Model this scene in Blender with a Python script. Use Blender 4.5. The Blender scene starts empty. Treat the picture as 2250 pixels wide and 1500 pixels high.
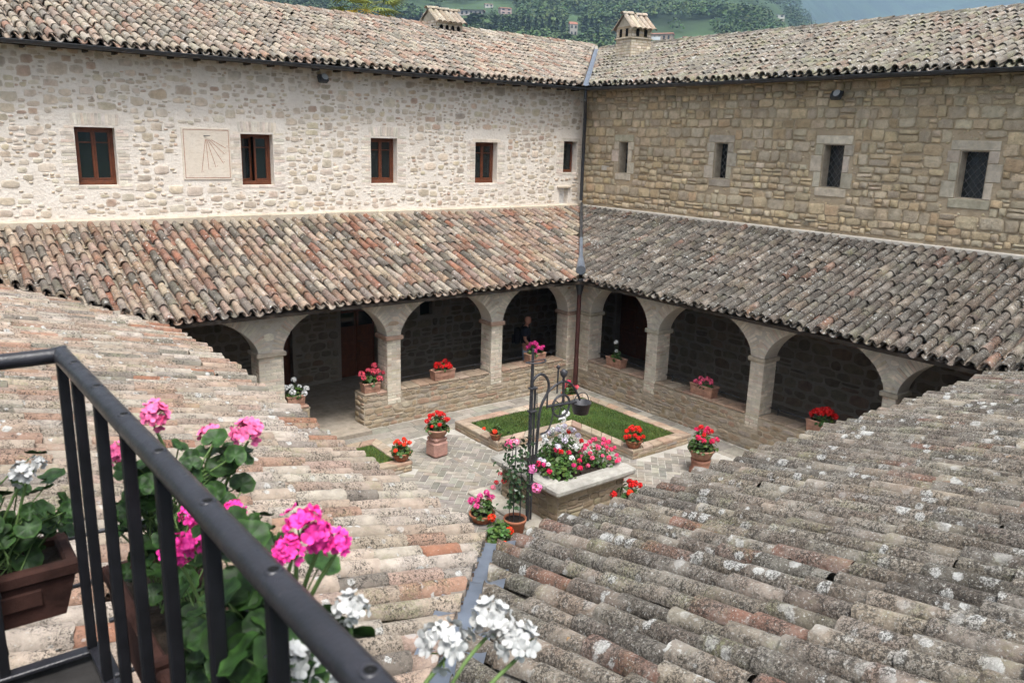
import bpy, math, random
import numpy as np
from mathutils import Vector, Matrix

random.seed(7)
scene = bpy.context.scene
COL = scene.collection

# ------------------------------------------------------------------ camera
CAM = Vector((-18.1262, -19.7993, 2.0276))
FWD = Vector((0.59660545, 0.76568894, -0.24037965))
RGT = Vector((0.79282793, -0.60877433, 0.02859515))
UPV = Vector((0.12444197, 0.20763973, 0.97025767))
cam_d = bpy.data.cameras.new('camera')
cam_d.sensor_width = 36.0
cam_d.lens = 28.534
cam_d.clip_start = 0.05
cam_d.clip_end = 30000
cam_d.dof.use_dof = True
cam_d.dof.focus_distance = 13.0
cam_d.dof.aperture_fstop = 7.0
cam = bpy.data.objects.new('camera', cam_d)
COL.objects.link(cam)
cam.matrix_world = Matrix(((RGT.x, UPV.x, -FWD.x, CAM.x), (RGT.y, UPV.y, -FWD.y, CAM.y),
                           (RGT.z, UPV.z, -FWD.z, CAM.z), (0, 0, 0, 1)))
scene.camera = cam

# ------------------------------------------------------------------ light
SUN_EL, SUN_AZ = math.radians(66), math.radians(202)
world = bpy.data.worlds.new('World')
scene.world = world
world.use_nodes = True
wn = world.node_tree
bg = wn.nodes['Background']
sky = wn.nodes.new('ShaderNodeTexSky')
sky.sky_type = 'NISHITA'
sky.sun_disc = False
sky.sun_elevation = SUN_EL
sky.sun_rotation = SUN_AZ
sky.altitude = 500
sky.air_density = 1.0
sky.dust_density = 6.0
sky.ozone_density = 1.0
hs = wn.nodes.new('ShaderNodeHueSaturation')       # cloud cover: the same sky, greyer all over
hs.inputs['Saturation'].default_value = 0.22
wn.links.new(sky.outputs[0], hs.inputs['Color'])
wn.links.new(hs.outputs[0], bg.inputs['Color'])
bg.inputs['Strength'].default_value = 0.085
sun_d = bpy.data.lights.new('sun', 'SUN')
sun_d.energy = 1.5
sun_d.angle = math.radians(20)
sun_d.color = (1.0, 0.975, 0.94)
sun = bpy.data.objects.new('sun', sun_d)
COL.objects.link(sun)
# Nishita sun_rotation is clockwise from +Y
sd = Vector((math.sin(SUN_AZ) * math.cos(SUN_EL), math.cos(SUN_AZ) * math.cos(SUN_EL), math.sin(SUN_EL)))
sun.rotation_euler = sd.to_track_quat('Z', 'Y').to_euler()
scene.view_settings.view_transform = 'Standard'
scene.view_settings.look = 'None'
scene.view_settings.gamma = 1.0
scene.view_settings.use_curve_mapping = False
scene.view_settings.exposure = 1.75
scene.cycles.max_bounces = 5
scene.cycles.diffuse_bounces = 3
scene.cycles.glossy_bounces = 2
scene.cycles.use_adaptive_sampling = True
scene.cycles.adaptive_threshold = 0.03


def proj(P):
    d = Vector(P) - CAM
    z = d.dot(FWD)
    if z < 0.1:
        return None
    return (1125 + 1783.37 * d.dot(RGT) / z, 750 - 1783.37 * d.dot(UPV) / z, z)


def in_frame(P, m=40):
    q = proj(P)
    return q is not None and -m < q[0] < 2250 + m and -m < q[1] < 1500 + m


# ------------------------------------------------------------------ helpers
WPAR = {}


def lk(o, parent=None):
    COL.objects.link(o)
    if parent is not None:
        o.parent = parent
        if parent.name in WPAR:          # parts of this thing are laid out in world coordinates
            o.matrix_parent_inverse = WPAR[parent.name]
    return o


def tag(o, label=None, cat=None, group=None, kind=None):
    if label: o['label'] = label
    if cat: o['category'] = cat
    if group: o['group'] = group
    if kind: o['kind'] = kind
    return o


def empty(name, loc=(0, 0, 0), label=None, cat=None, group=None, parent=None, world=False):
    o = bpy.data.objects.new(name, None)
    o.empty_display_size = 0.2
    o.location = loc
    lk(o, parent)
    if world:
        WPAR[o.name] = Matrix.Translation(-Vector(loc))
    return tag(o, label, cat, group)


def mk_mesh(name, verts, faces, mat, tint=None, smooth=False):
    me = bpy.data.meshes.new(name)
    me.from_pydata([tuple(v) for v in verts], [], faces)
    mats = mat if isinstance(mat, (list, tuple)) else [mat]
    for m in mats:
        me.materials.append(m)
    if tint is not None:
        a = me.color_attributes.new('tint', 'FLOAT_COLOR', 'POINT')
        t = np.asarray(tint, dtype=np.float32)
        if t.ndim == 1:
            t = np.tile(t, (len(verts), 1))
        if t.shape[1] == 3:
            t = np.concatenate([t, np.ones((len(t), 1), np.float32)], 1)
        a.data.foreach_set('color', t.ravel())
    if smooth:
        me.polygons.foreach_set('use_smooth', [True] * len(me.polygons))
    me.update()
    return me


class MB:
    """collects geometry for ONE mesh object"""
    def __init__(s):
        s.v, s.f, s.t, s.m, s.sm = [], [], [], [], []

    def add(s, verts, faces, tint=(1, 1, 1), M=None, mi=0, smooth=False):
        b = len(s.v)
        if M is not None:
            verts = [M @ Vector(v) for v in verts]
        s.v += [tuple(v) for v in verts]
        s.t += [tuple(tint[:3])] * len(verts)
        s.f += [tuple(i + b for i in f) for f in faces]
        s.m += [mi] * len(faces)
        s.sm += [smooth] * len(faces)

    def box(s, x0, x1, y0, y1, z0, z1, tint=(1, 1, 1), M=None, mi=0):
        s.add([(x0, y0, z0), (x1, y0, z0), (x1, y1, z0), (x0, y1, z0), (x0, y0, z1), (x1, y0, z1), (x1, y1, z1), (x0, y1, z1)],
              [(3, 2, 1, 0), (4, 5, 6, 7), (0, 1, 5, 4), (1, 2, 6, 5), (2, 3, 7, 6), (3, 0, 4, 7)], tint, M, mi)

    def bbox(s, x0, x1, y0, y1, z0, z1, b=0.01, tint=(1, 1, 1), M=None, mi=0):
        """box with chamfered edges"""
        vs, cx, cy, cz = [], (x0 + x1) / 2, (y0 + y1) / 2, (z0 + z1) / 2
        hx, hy, hz = (x1 - x0) / 2, (y1 - y0) / 2, (z1 - z0) / 2
        b = min(b, hx * .6, hy * .6, hz * .6)
        idx = {}
        for sx in (-1, 1):
            for sy in (-1, 1):
                for sz in (-1, 1):
                    for ax in range(3):
                        p = [sx * (hx - b), sy * (hy - b), sz * (hz - b)]
                        p[ax] = (sx * hx, sy * hy, sz * hz)[ax]
                        idx[(sx, sy, sz, ax)] = len(vs)
                        vs.append((cx + p[0], cy + p[1], cz + p[2]))
        fs = []
        for ax in range(3):
            o1, o2 = (ax + 1) % 3, (ax + 2) % 3
            for sg in (-1, 1):
                q = []
                for (a, c) in ((-1, -1), (1, -1), (1, 1), (-1, 1)):
                    k = [0, 0, 0]; k[ax] = sg; k[o1] = a; k[o2] = c
                    q.append(idx[(k[0], k[1], k[2], ax)])
                fs.append(tuple(q if sg > 0 else q[::-1]))
        for ax in range(3):
            o1, o2 = (ax + 1) % 3, (ax + 2) % 3
            for a in (-1, 1):
                for c in (-1, 1):
                    k0 = [0, 0, 0]; k0[ax] = -1; k0[o1] = a; k0[o2] = c
                    k1 = list(k0); k1[ax] = 1
                    q = [idx[(*k0, o1)], idx[(*k1, o1)], idx[(*k1, o2)], idx[(*k0, o2)]]
                    fs.append(tuple(q if a * c < 0 else q[::-1]))
        for sx in (-1, 1):
            for sy in (-1, 1):
                for sz in (-1, 1):
                    q = [idx[(sx, sy, sz, 0)], idx[(sx, sy, sz, 1)], idx[(sx, sy, sz, 2)]]
                    fs.append(tuple(q if sx * sy * sz > 0 else q[::-1]))
        s.add(vs, fs, tint, M, mi)

    def tube(s, pts, r, n=8, tint=(1, 1, 1), mi=0, cap=True, smooth=True, M=None):
        pts = [Vector(p) for p in pts]
        rs = r if isinstance(r, (list, tuple)) else [r] * len(pts)
        t0 = (pts[1] - pts[0]).normalized()
        ref = Vector((0, 0, 1)) if abs(t0.z) < .9 else Vector((1, 0, 0))
        nrm = t0.cross(ref).normalized()
        vs, fs = [], []
        for i, p in enumerate(pts):
            a = pts[max(i - 1, 0)]; c = pts[min(i + 1, len(pts) - 1)]
            t = (c - a).normalized() if (c - a).length > 1e-9 else t0
            nrm = (nrm - t * nrm.dot(t)).normalized()
            bn = t.cross(nrm)
            for k in range(n):
                an = 2 * math.pi * k / n
                vs.append(p + (nrm * math.cos(an) + bn * math.sin(an)) * rs[i])
        for i in range(len(pts) - 1):
            for k in range(n):
                k2 = (k + 1) % n
                fs.append((i * n + k, i * n + k2, (i + 1) * n + k2, (i + 1) * n + k))
        s.add(vs, fs, tint, M, mi, smooth)
        if cap:
            s.add(vs[:n], [tuple(range(n))[::-1]], tint, M, mi)
            s.add(vs[-n:], [tuple(range(n))], tint, M, mi)

    def lathe(s, prof, n=20, c=(0, 0, 0), tint=(1, 1, 1), mi=0, smooth=True, M=None):
        vs, fs = [], []
        for (r, z) in prof:
            for k in range(n):
                a = 2 * math.pi * k / n
                vs.append((c[0] + r * math.cos(a), c[1] + r * math.sin(a), c[2] + z))
        for i in range(len(prof) - 1):
            for k in range(n):
                k2 = (k + 1) % n
                fs.append((i * n + k, i * n + k2, (i + 1) * n + k2, (i + 1) * n + k))
        s.add(vs, fs, tint, M, mi, smooth)

    def mesh(s, name, mats):
        me = bpy.data.meshes.new(name)
        me.from_pydata(s.v, [], s.f)
        for m in (mats if isinstance(mats, (list, tuple)) else [mats]):
            me.materials.append(m)
        a = me.color_attributes.new('tint', 'FLOAT_COLOR', 'POINT')
        t = np.ones((len(s.v), 4), np.float32)
        t[:, :3] = np.asarray(s.t, np.float32).reshape(-1, 3)
        a.data.foreach_set('color', t.ravel())
        me.polygons.foreach_set('material_index', s.m)
        me.polygons.foreach_set('use_smooth', s.sm)
        me.update()
        return me

    def build(s, name, mats, parent=None, label=None, cat=None, group=None, kind=None):
        o = bpy.data.objects.new(name, s.mesh(name, mats))
        lk(o, parent)
        return tag(o, label, cat, group, kind)


def frame(O, X, Y, Z):
    X, Y, Z = Vector(X), Vector(Y), Vector(Z)
    return Matrix(((X.x, Y.x, Z.x, O[0]), (X.y, Y.y, Z.y, O[1]), (X.z, Y.z, Z.z, O[2]), (0, 0, 0, 1)))


def obj(name, me, parent, M=None):
    o = bpy.data.objects.new(name, me)
    lk(o, parent)
    if M is not None:
        o.matrix_basis = M
    return o


# ------------------------------------------------------------------ materials
class NT:
    def __init__(s, name):
        s.mat = bpy.data.materials.new(name)
        s.mat.use_nodes = True
        s.t = s.mat.node_tree
        s.bsdf = s.t.nodes['Principled BSDF']

    def n(s, typ, **kw):
        nd = s.t.nodes.new('ShaderNode' + typ)
        for k, v in kw.items():
            if k in nd.inputs:
                nd.inputs[k].default_value = v
            else:
                setattr(nd, k, v)
        return nd

    def l(s, a, b):
        s.t.links.new(a, b)

    def pos(s):
        return s.n('NewGeometry').outputs['Position']

    def noise(s, vec, scale, detail=3, rough=.55, out='Fac'):
        nd = s.n('TexNoise')
        nd.inputs['Scale'].default_value = scale
        nd.inputs['Detail'].default_value = detail
        nd.inputs['Roughness'].default_value = rough
        s.l(vec, nd.inputs['Vector'])
        return nd.outputs[out]

    def vor(s, vec, scale, feature='F1', out='Distance', rnd=1.0):
        nd = s.n('TexVoronoi')
        nd.feature = feature
        nd.inputs['Scale'].default_value = scale
        nd.inputs['Randomness'].default_value = rnd
        s.l(vec, nd.inputs['Vector'])
        return nd.outputs[out]

    def ramp(s, fac, a, b, lo=0.0, hi=1.0):
        nd = s.n('MapRange')
        nd.inputs['From Min'].default_value = a
        nd.inputs['From Max'].default_value = b
        nd.inputs['To Min'].default_value = lo
        nd.inputs['To Max'].default_value = hi
        s.l(fac, nd.inputs['Value'])
        return nd.outputs[0]

    def math(s, op, a, b):
        nd = s.n('Math'); nd.operation = op
        for i, x in enumerate((a, b)):
            if isinstance(x, (int, float)): nd.inputs[i].default_value = x
            else: s.l(x, nd.inputs[i])
        return nd.outputs[0]

    def mix(s, fac, a, b, mode='MIX'):
        nd = s.n('Mix'); nd.data_type = 'RGBA'; nd.blend_type = mode
        for i, x in ((0, fac), (6, a), (7, b)):
            if isinstance(x, (int, float)): nd.inputs[i].default_value = x
            elif isinstance(x, (tuple, list)): nd.inputs[i].default_value = (*x[:3], 1)
            else: s.l(x, nd.inputs[i])
        return nd.outputs[2]

    def attr(s, name='tint'):
        nd = s.n('Attribute'); nd.attribute_name = name
        return nd.outputs['Color']

    def bump(s, h, strength=.4, dist=.01, prev=None):
        nd = s.n('Bump')
        nd.inputs['Strength'].default_value = strength
        nd.inputs['Distance'].default_value = dist
        s.l(h, nd.inputs['Height'])
        if prev is not None: s.l(prev, nd.inputs['Normal'])
        return nd.outputs[0]

    def done(s, col=None, rough=.9, normal=None, spec=.2, metal=0.0):
        b = s.bsdf
        if col is not None:
            if isinstance(col, (tuple, list)): b.inputs['Base Color'].default_value = (*col[:3], 1)
            else: s.l(col, b.inputs['Base Color'])
        if isinstance(rough, (int, float)): b.inputs['Roughness'].default_value = rough
        else: s.l(rough, b.inputs['Roughness'])
        b.inputs['Specular IOR Level'].default_value = spec
        b.inputs['Metallic'].default_value = metal
        if normal is not None: s.l(normal, b.inputs['Normal'])
        return s.mat


def m_tile(name, dark=.5, pale=.4, green=.3, spot=16, film=.55, stain=.45):
    """weathered clay: tint of the piece, soot-black crust, grey lichen rosettes, moss"""
    k = NT(name); P = k.pos()
    base = k.attr()
    v = k.noise(P, 9, 4)
    c = k.mix(1.0, base, k.mix(k.ramp(v, .25, .75), (.72, .70, .68), (1.18, 1.16, 1.13)), 'MULTIPLY')
    fine = k.noise(P, 150, 3, .7)
    c = k.mix(k.ramp(fine, .40, .7, 0, .6 * film), c, (.16, .145, .125))
    # long stains that run over many tiles
    c = k.mix(k.ramp(k.noise(P, .75, 3, .6), .45, .70, 0, stain), c, (.12, .105, .09))
    # grey weathering film
    c = k.mix(k.ramp(k.noise(P, 3.1, 4, .6), .42, .68, 0, film), c, (.30, .285, .25))
    # green algae
    g = k.ramp(k.noise(P, 2.3, 3), .60 - .12 * green, .72 - .08 * green, 0, .8)
    g = k.math('MULTIPLY', g, k.ramp(k.noise(P, 42, 3), .38, .6))
    c = k.mix(k.math('MULTIPLY', g, min(1, green * 1.4)), c, (.225, .235, .115))
    # pale lichen rosettes
    dv = k.n('TexNoise'); dv.inputs['Scale'].default_value = 30; k.l(P, dv.inputs['Vector'])
    wob = k.n('VectorMath'); wob.operation = 'SCALE'; wob.inputs['Scale'].default_value = .022
    k.l(dv.outputs['Color'], wob.inputs[0])
    ad = k.n('VectorMath'); ad.operation = 'ADD'; k.l(P, ad.inputs[0]); k.l(wob.outputs[0], ad.inputs[1])
    d1 = k.vor(ad.outputs[0], spot); c1 = k.vor(ad.outputs[0], spot, out='Color')
    sep = k.n('SeparateColor'); k.l(c1, sep.inputs[0])
    rad = k.ramp(sep.outputs[0], 1 - .55 * pale, 1.0, 0, .62)
    d1 = k.math('ADD', d1, k.ramp(k.noise(P, 70, 3), .2, .8, -.10, .10))
    m1 = k.ramp(k.math('SUBTRACT', rad, d1), 0.0, .05)
    m1 = k.math('MULTIPLY', m1, k.ramp(k.noise(P, 1.7, 2), .42, .58))
    c = k.mix(k.math('MULTIPLY', m1, .85), c, k.mix(k.noise(P, 60, 2), (.38, .385, .36), (.62, .615, .59)))
    m2 = k.ramp(k.noise(P, 55, 4, .65), .66 - .10 * pale, .74 - .08 * pale, 0, .75)
    c = k.mix(m2, c, (.45, .445, .41))
    # black crust
    big = k.ramp(k.noise(P, 3.6, 3, .6), .50 - .14 * dark, .62 - .12 * dark)
    sp = k.math('MAXIMUM', k.ramp(k.noise(P, 95, 5, .75), .57 - .09 * dark, .66 - .08 * dark), k.ramp(k.noise(P, 40, 5, .75), .585 - .09 * dark, .62 - .08 * dark))
    c = k.mix(k.math('MULTIPLY', k.math('MULTIPLY', big, sp), .85), c, (.034, .030, .026))
    # rare orange lichen
    o = k.ramp(k.noise(P, 6.5, 3), .74, .78, 0, .7)
    c = k.mix(k.math('MULTIPLY', o, k.ramp(k.noise(P, 45, 2), .45, .55)), c, (.36, .19, .05))
    nb = k.bump(k.noise(P, 22, 5, .7), .7, .028)
    nb = k.bump(fine, .6, .006, nb)
    return k.done(c, .93, nb, .12)


def m_stone(name, speck=.3, pit=.4, film=(.2, .17, .12), filmamt=.3, bscale=18, bd=.02):
    k = NT(name); P = k.pos()
    c = k.mix(1.0, k.attr(), k.mix(k.ramp(k.noise(P, 7, 4, .6), .25, .75), (.70, .68, .64), (1.22, 1.2, 1.16)), 'MULTIPLY')
    c = k.mix(k.ramp(k.noise(P, 1.3, 3), .45, .7, 0, filmamt), c, film)
    c = k.mix(k.ramp(k.noise(P, 90, 3, .7), .55, .75, 0, speck), c, (.10, .085, .065))
    p = k.ramp(k.vor(P, 34), .05, .30)
    pm = k.math('MAXIMUM', p, k.ramp(k.noise(P, 9, 2), .45, .52))
    c = k.mix(k.ramp(pm, 0, 1, pit, 0), c, (.07, .055, .04))
    nb = k.bump(k.noise(P, bscale, 5, .65), .7, bd)
    nb = k.bump(pm, .4 * pit, .01, nb)
    return k.done(c, .93, nb, .12)


def m_plain(name, col, rough=.8, var=.18, scale=12, bscale=60, bstr=.3, bd=.004, spec=.2, metal=0.0):
    """flat-coloured thing with a little mottling and grain"""
    k = NT(name); P = k.pos()
    lo = tuple(x * (1 - var) for x in col); hi = tuple(min(1, x * (1 + var)) for x in col)
    c = k.mix(k.ramp(k.noise(P, scale, 4), .3, .7), lo, hi)
    return k.done(c, rough, k.bump(k.noise(P, bscale, 4), bstr, bd), spec, metal)


def m_tint(name, rough=.8, var=.2, scale=14, bscale=60, bstr=.3, bd=.004, spec=.2):
    k = NT(name); P = k.pos()
    c = k.mix(1.0, k.attr(), k.mix(k.ramp(k.noise(P, scale, 4), .3, .7), (1 - var,) * 3, (1 + var,) * 3), 'MULTIPLY')
    return k.done(c, rough, k.bump(k.noise(P, bscale, 4), bstr, bd), spec)


def m_plaster(name, a, b, stain, stainamt=.3, bd=.02):
    k = NT(name); P = k.pos()
    c = k.mix(k.ramp(k.noise(P, 3.0, 5, .6), .3, .7), a, b)
    mp = k.n('Mapping'); mp.inputs['Scale'].default_value = (1, 1, 3.2); k.l(P, mp.inputs['Vector'])
    c = k.mix(k.ramp(k.noise(mp.outputs[0], 7, 5, .7), .50, .66, 0, .5), c, tuple(x * y for x, y in zip(b, (.72, .66, .60))))
    c = k.mix(k.ramp(k.noise(P, 22, 4, .65), .5, .72, 0, .3), c, tuple(x * .62 for x in b))
    c = k.mix(k.ramp(k.noise(P, .9, 3), .5, .72, 0, stainamt), c, stain)
    nb = k.bump(k.noise(P, 14, 5, .6), .7, bd)
    nb = k.bump(k.noise(P, 75, 3, .6), .4, .006, nb)
    return k.done(c, .95, nb, .1)


def m_leaf(name, col, var=.35, gloss=.45):
    k = NT(name); P = k.pos()
    c = k.mix(1.0, k.attr(), k.mix(k.ramp(k.noise(P, 40, 3), .3, .7), tuple(x * (1 - var) for x in col), tuple(x * (1 + var) for x in col)), 'MULTIPLY')
    b = k.bsdf
    b.inputs['Subsurface Weight'].default_value = 0.0
    b.inputs['Transmission Weight'].default_value = 0.0
    return k.done(c, gloss, k.bump(k.noise(P, 120, 2), .3, .003), .3)


M = {}
M['tile_lowL'] = m_tile('clay tiles mixed', dark=.62, pale=.35, green=.35, spot=20, film=.32, stain=.25)
M['tile_lowR'] = m_tile('clay tiles crusted', dark=1.05, pale=.70, green=.35, spot=20)
M['tile_upL'] = m_tile('clay tiles pale', dark=.34, pale=.35, green=.35, spot=18, film=.4, stain=.3)
M['tile_upR'] = m_tile('clay tiles grey', dark=.50, pale=.60, green=.65, spot=18)
M['tile_nearL'] = m_tile('clay tiles rosy', dark=.66, pale=.42, green=.42, spot=13, film=.22, stain=.2)
M['tile_nearR'] = m_tile('clay tiles lichened', dark=.95, pale=1.0, green=.45, spot=9)
M['stone_pale'] = m_stone('pale rubble stone', .2, .15, (.42, .36, .28), .35, 16, .02)
M['stone_tan'] = m_stone('tan limestone', .35, .75, (.20, .155, .095), .35, 14, .035)
M['stone_low'] = m_stone('parapet stone', .35, .4, (.22, .17, .11), .3, 18, .02)
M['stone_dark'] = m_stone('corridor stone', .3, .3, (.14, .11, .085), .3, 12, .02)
M['brick_pale'] = m_stone('pale brick', .18, .12, (.44, .40, .34), .3, 26, .008)
M['mortar_cream'] = m_plaster('cream lime mortar', (.69, .62, .535), (.78, .715, .63), (.58, .505, .42), .35, .03)
M['mortar_tan'] = m_plaster('tan mortar', (.40, .315, .21), (.49, .395, .275), (.25, .20, .14), .5, .03)
M['mortar_brick'] = m_plaster('brick mortar', (.50, .455, .39), (.60, .55, .48), (.42, .36, .29), .3, .01)
M['mortar_low'] = m_plaster('parapet mortar', (.34, .285, .215), (.42, .36, .28), (.25, .205, .15), .4, .03)
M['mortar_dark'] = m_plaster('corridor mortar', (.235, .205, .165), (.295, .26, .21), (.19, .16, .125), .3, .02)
M['flash_cream'] = m_plaster('cream flashing', (.47, .395, .30), (.56, .48, .38), (.38, .31, .235), .4, .01)
M['plaster_panel'] = m_plaster('sundial plaster', (.64, .555, .45), (.70, .62, .52), (.58, .50, .41), .3, .003)
M['wood_dark'] = m_plain('dark roof timber', (.055, .042, .032), .8, .3, 8)
M['wood_brown'] = m_plain('varnished brown wood', (.115, .034, .013), .45, .25, 10, 40, .1, .002, .4)
M['gutter'] = m_plain('dark grey gutter metal', (.030, .032, .036), .45, .2, 5, 30, .05, .002, .5)
M['pipe_brown'] = m_plain('maroon downpipe paint', (.060, .022, .018), .5, .25, 5, 30, .1, .002, .4)
M['zinc'] = m_plain('blue grey zinc sheet', (.20, .23, .28), .42, .2, 3, 12, .12, .008, .5, .55)
M['iron'] = m_plain('dark wrought iron', (.045, .045, .05), .5, .3, 20, 90, .3, .003, .5, .3)
k = NT('worn rail paint'); P_ = k.pos()
c_ = k.mix(k.ramp(k.noise(P_, 14, 5, .65), .3, .7), (.011, .011, .014), (.024, .023, .029))
c_ = k.mix(k.ramp(k.noise(P_, 48, 5, .75), .66, .72, 0, .7), c_, (.085, .075, .068))
c_ = k.mix(k.ramp(k.noise(P_, 9, 4, .7), .70, .76, 0, .5), c_, (.10, .055, .03))
M['rail_paint'] = k.done(c_, k.ramp(k.noise(P_, 22, 4, .7), .3, .7, .26, .5), k.bump(k.noise(P_, 130, 4), .4, .0025), .55)
M['terracotta'] = m_plain('terracotta', (.32, .125, .07), .8, .25, 9, 60, .35, .004)
M['terracotta_old'] = m_plain('weathered terracotta', (.36, .20, .14), .85, .3, 9, 60, .4, .005)
M['soil'] = m_plain('potting soil', (.025, .018, .013), .95, .4, 30, 60, .9, .02)
M['pink_stone'] = m_stone('pink stone', .3, .2, (.34, .25, .2), .3, 14, .03)
M['glass'] = None
k = NT('window glass'); M['glass'] = k.done((.012, .016, .017), .06, None, .5)
k = NT('leaded glass'); M['glass_lead'] = k.done((.016, .019, .02), .25, None, .4)
M['lead'] = m_plain('lead came', (.16, .16, .16), .6)
M['paint_line'] = m_plain('red brown painted line', (.35, .15, .09), .9, .3, 20)
M['black'] = m_plain('unlit interior', (.006, .006, .006), .9)
M['leaf'] = m_leaf('geranium leaf', (.042, .085, .020))
M['leaf_near'] = m_leaf('geranium leaf close', (.022, .058, .013), .35, .55)
M['petal'] = m_tint('petal', .55, .12, 60, 80, .1, .002, .25)
M['stem'] = m_plain('green stem', (.12, .19, .06), .6)

# ------------------------------------------------------------------ clay tile roofs
def tile_geo(rng, seg=6, nl=1, up=.070, lo=.092, ht=.090, L=.56, t=.017, flip=False, rough=.0):
    """half barrel, y runs down the slope 0..L; outer skin, lower lip and inner skin"""
    vs, fs = [], []
    lip = rng.uniform(-.012, .012)
    def ring(y, hw, h, off, dz=0):
        b = len(vs)
        for k in range(seg + 1):
            a = math.pi * k / seg
            r = 1 - off / hw
            wob = 1 + rng.uniform(-rough, rough)
            ch = rng.uniform(-.010, .004) if (rough and y > L * .99 and off == 0) else 0
            vs.append((-math.cos(a) * hw * r * wob, y + (lip * math.cos(a)) + ch, math.sin(a) * h * (1 - off / h) * wob + dz))
        return b
    rings = []
    for i in range(nl + 1):
        q = i / nl
        rings.append(ring(L * q, up + (lo - up) * q, ht * (.86 + .14 * q), 0))
    for i in range(nl):
        a, b = rings[i], rings[i + 1]
        for k in range(seg):
            fs.append((a + k, a + k + 1, b + k + 1, b + k))
    nsm = len(fs)
    e0 = ring(L, lo, ht, 0); vs[e0:e0 + seg + 1] = vs[rings[-1]:rings[-1] + seg + 1]
    e1 = ring(L, lo, ht, t)
    for k in range(seg):
        fs.append((e0 + k, e1 + k, e1 + k + 1, e0 + k + 1))
    nlip = len(fs)
    i0 = ring(L, lo, ht, t); vs[i0:i0 + seg + 1] = vs[e1:e1 + seg + 1]
    i1 = ring(L * .45, up + (lo - up) * .45, ht * .92, t)
    for k in range(seg):
        fs.append((i0 + k, i1 + k, i1 + k + 1, i0 + k + 1))
    if flip:
        vs = [(x, y, -z) for x, y, z in vs]
        fs = [f[::-1] for f in fs]
    sm = [True] * nsm + [False] * (nlip - nsm) + [True] * (len(fs) - nlip)
    return vs, fs, sm


def pick(rng, pal):
    r = rng.random() * sum(w for _, w in pal)
    for c, w in pal:
        r -= w
        if r <= 0:
            break
    j = rng.uniform(.82, 1.18)
    return tuple(max(.01, x * j * rng.uniform(.97, 1.03)) for x in c)


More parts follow.
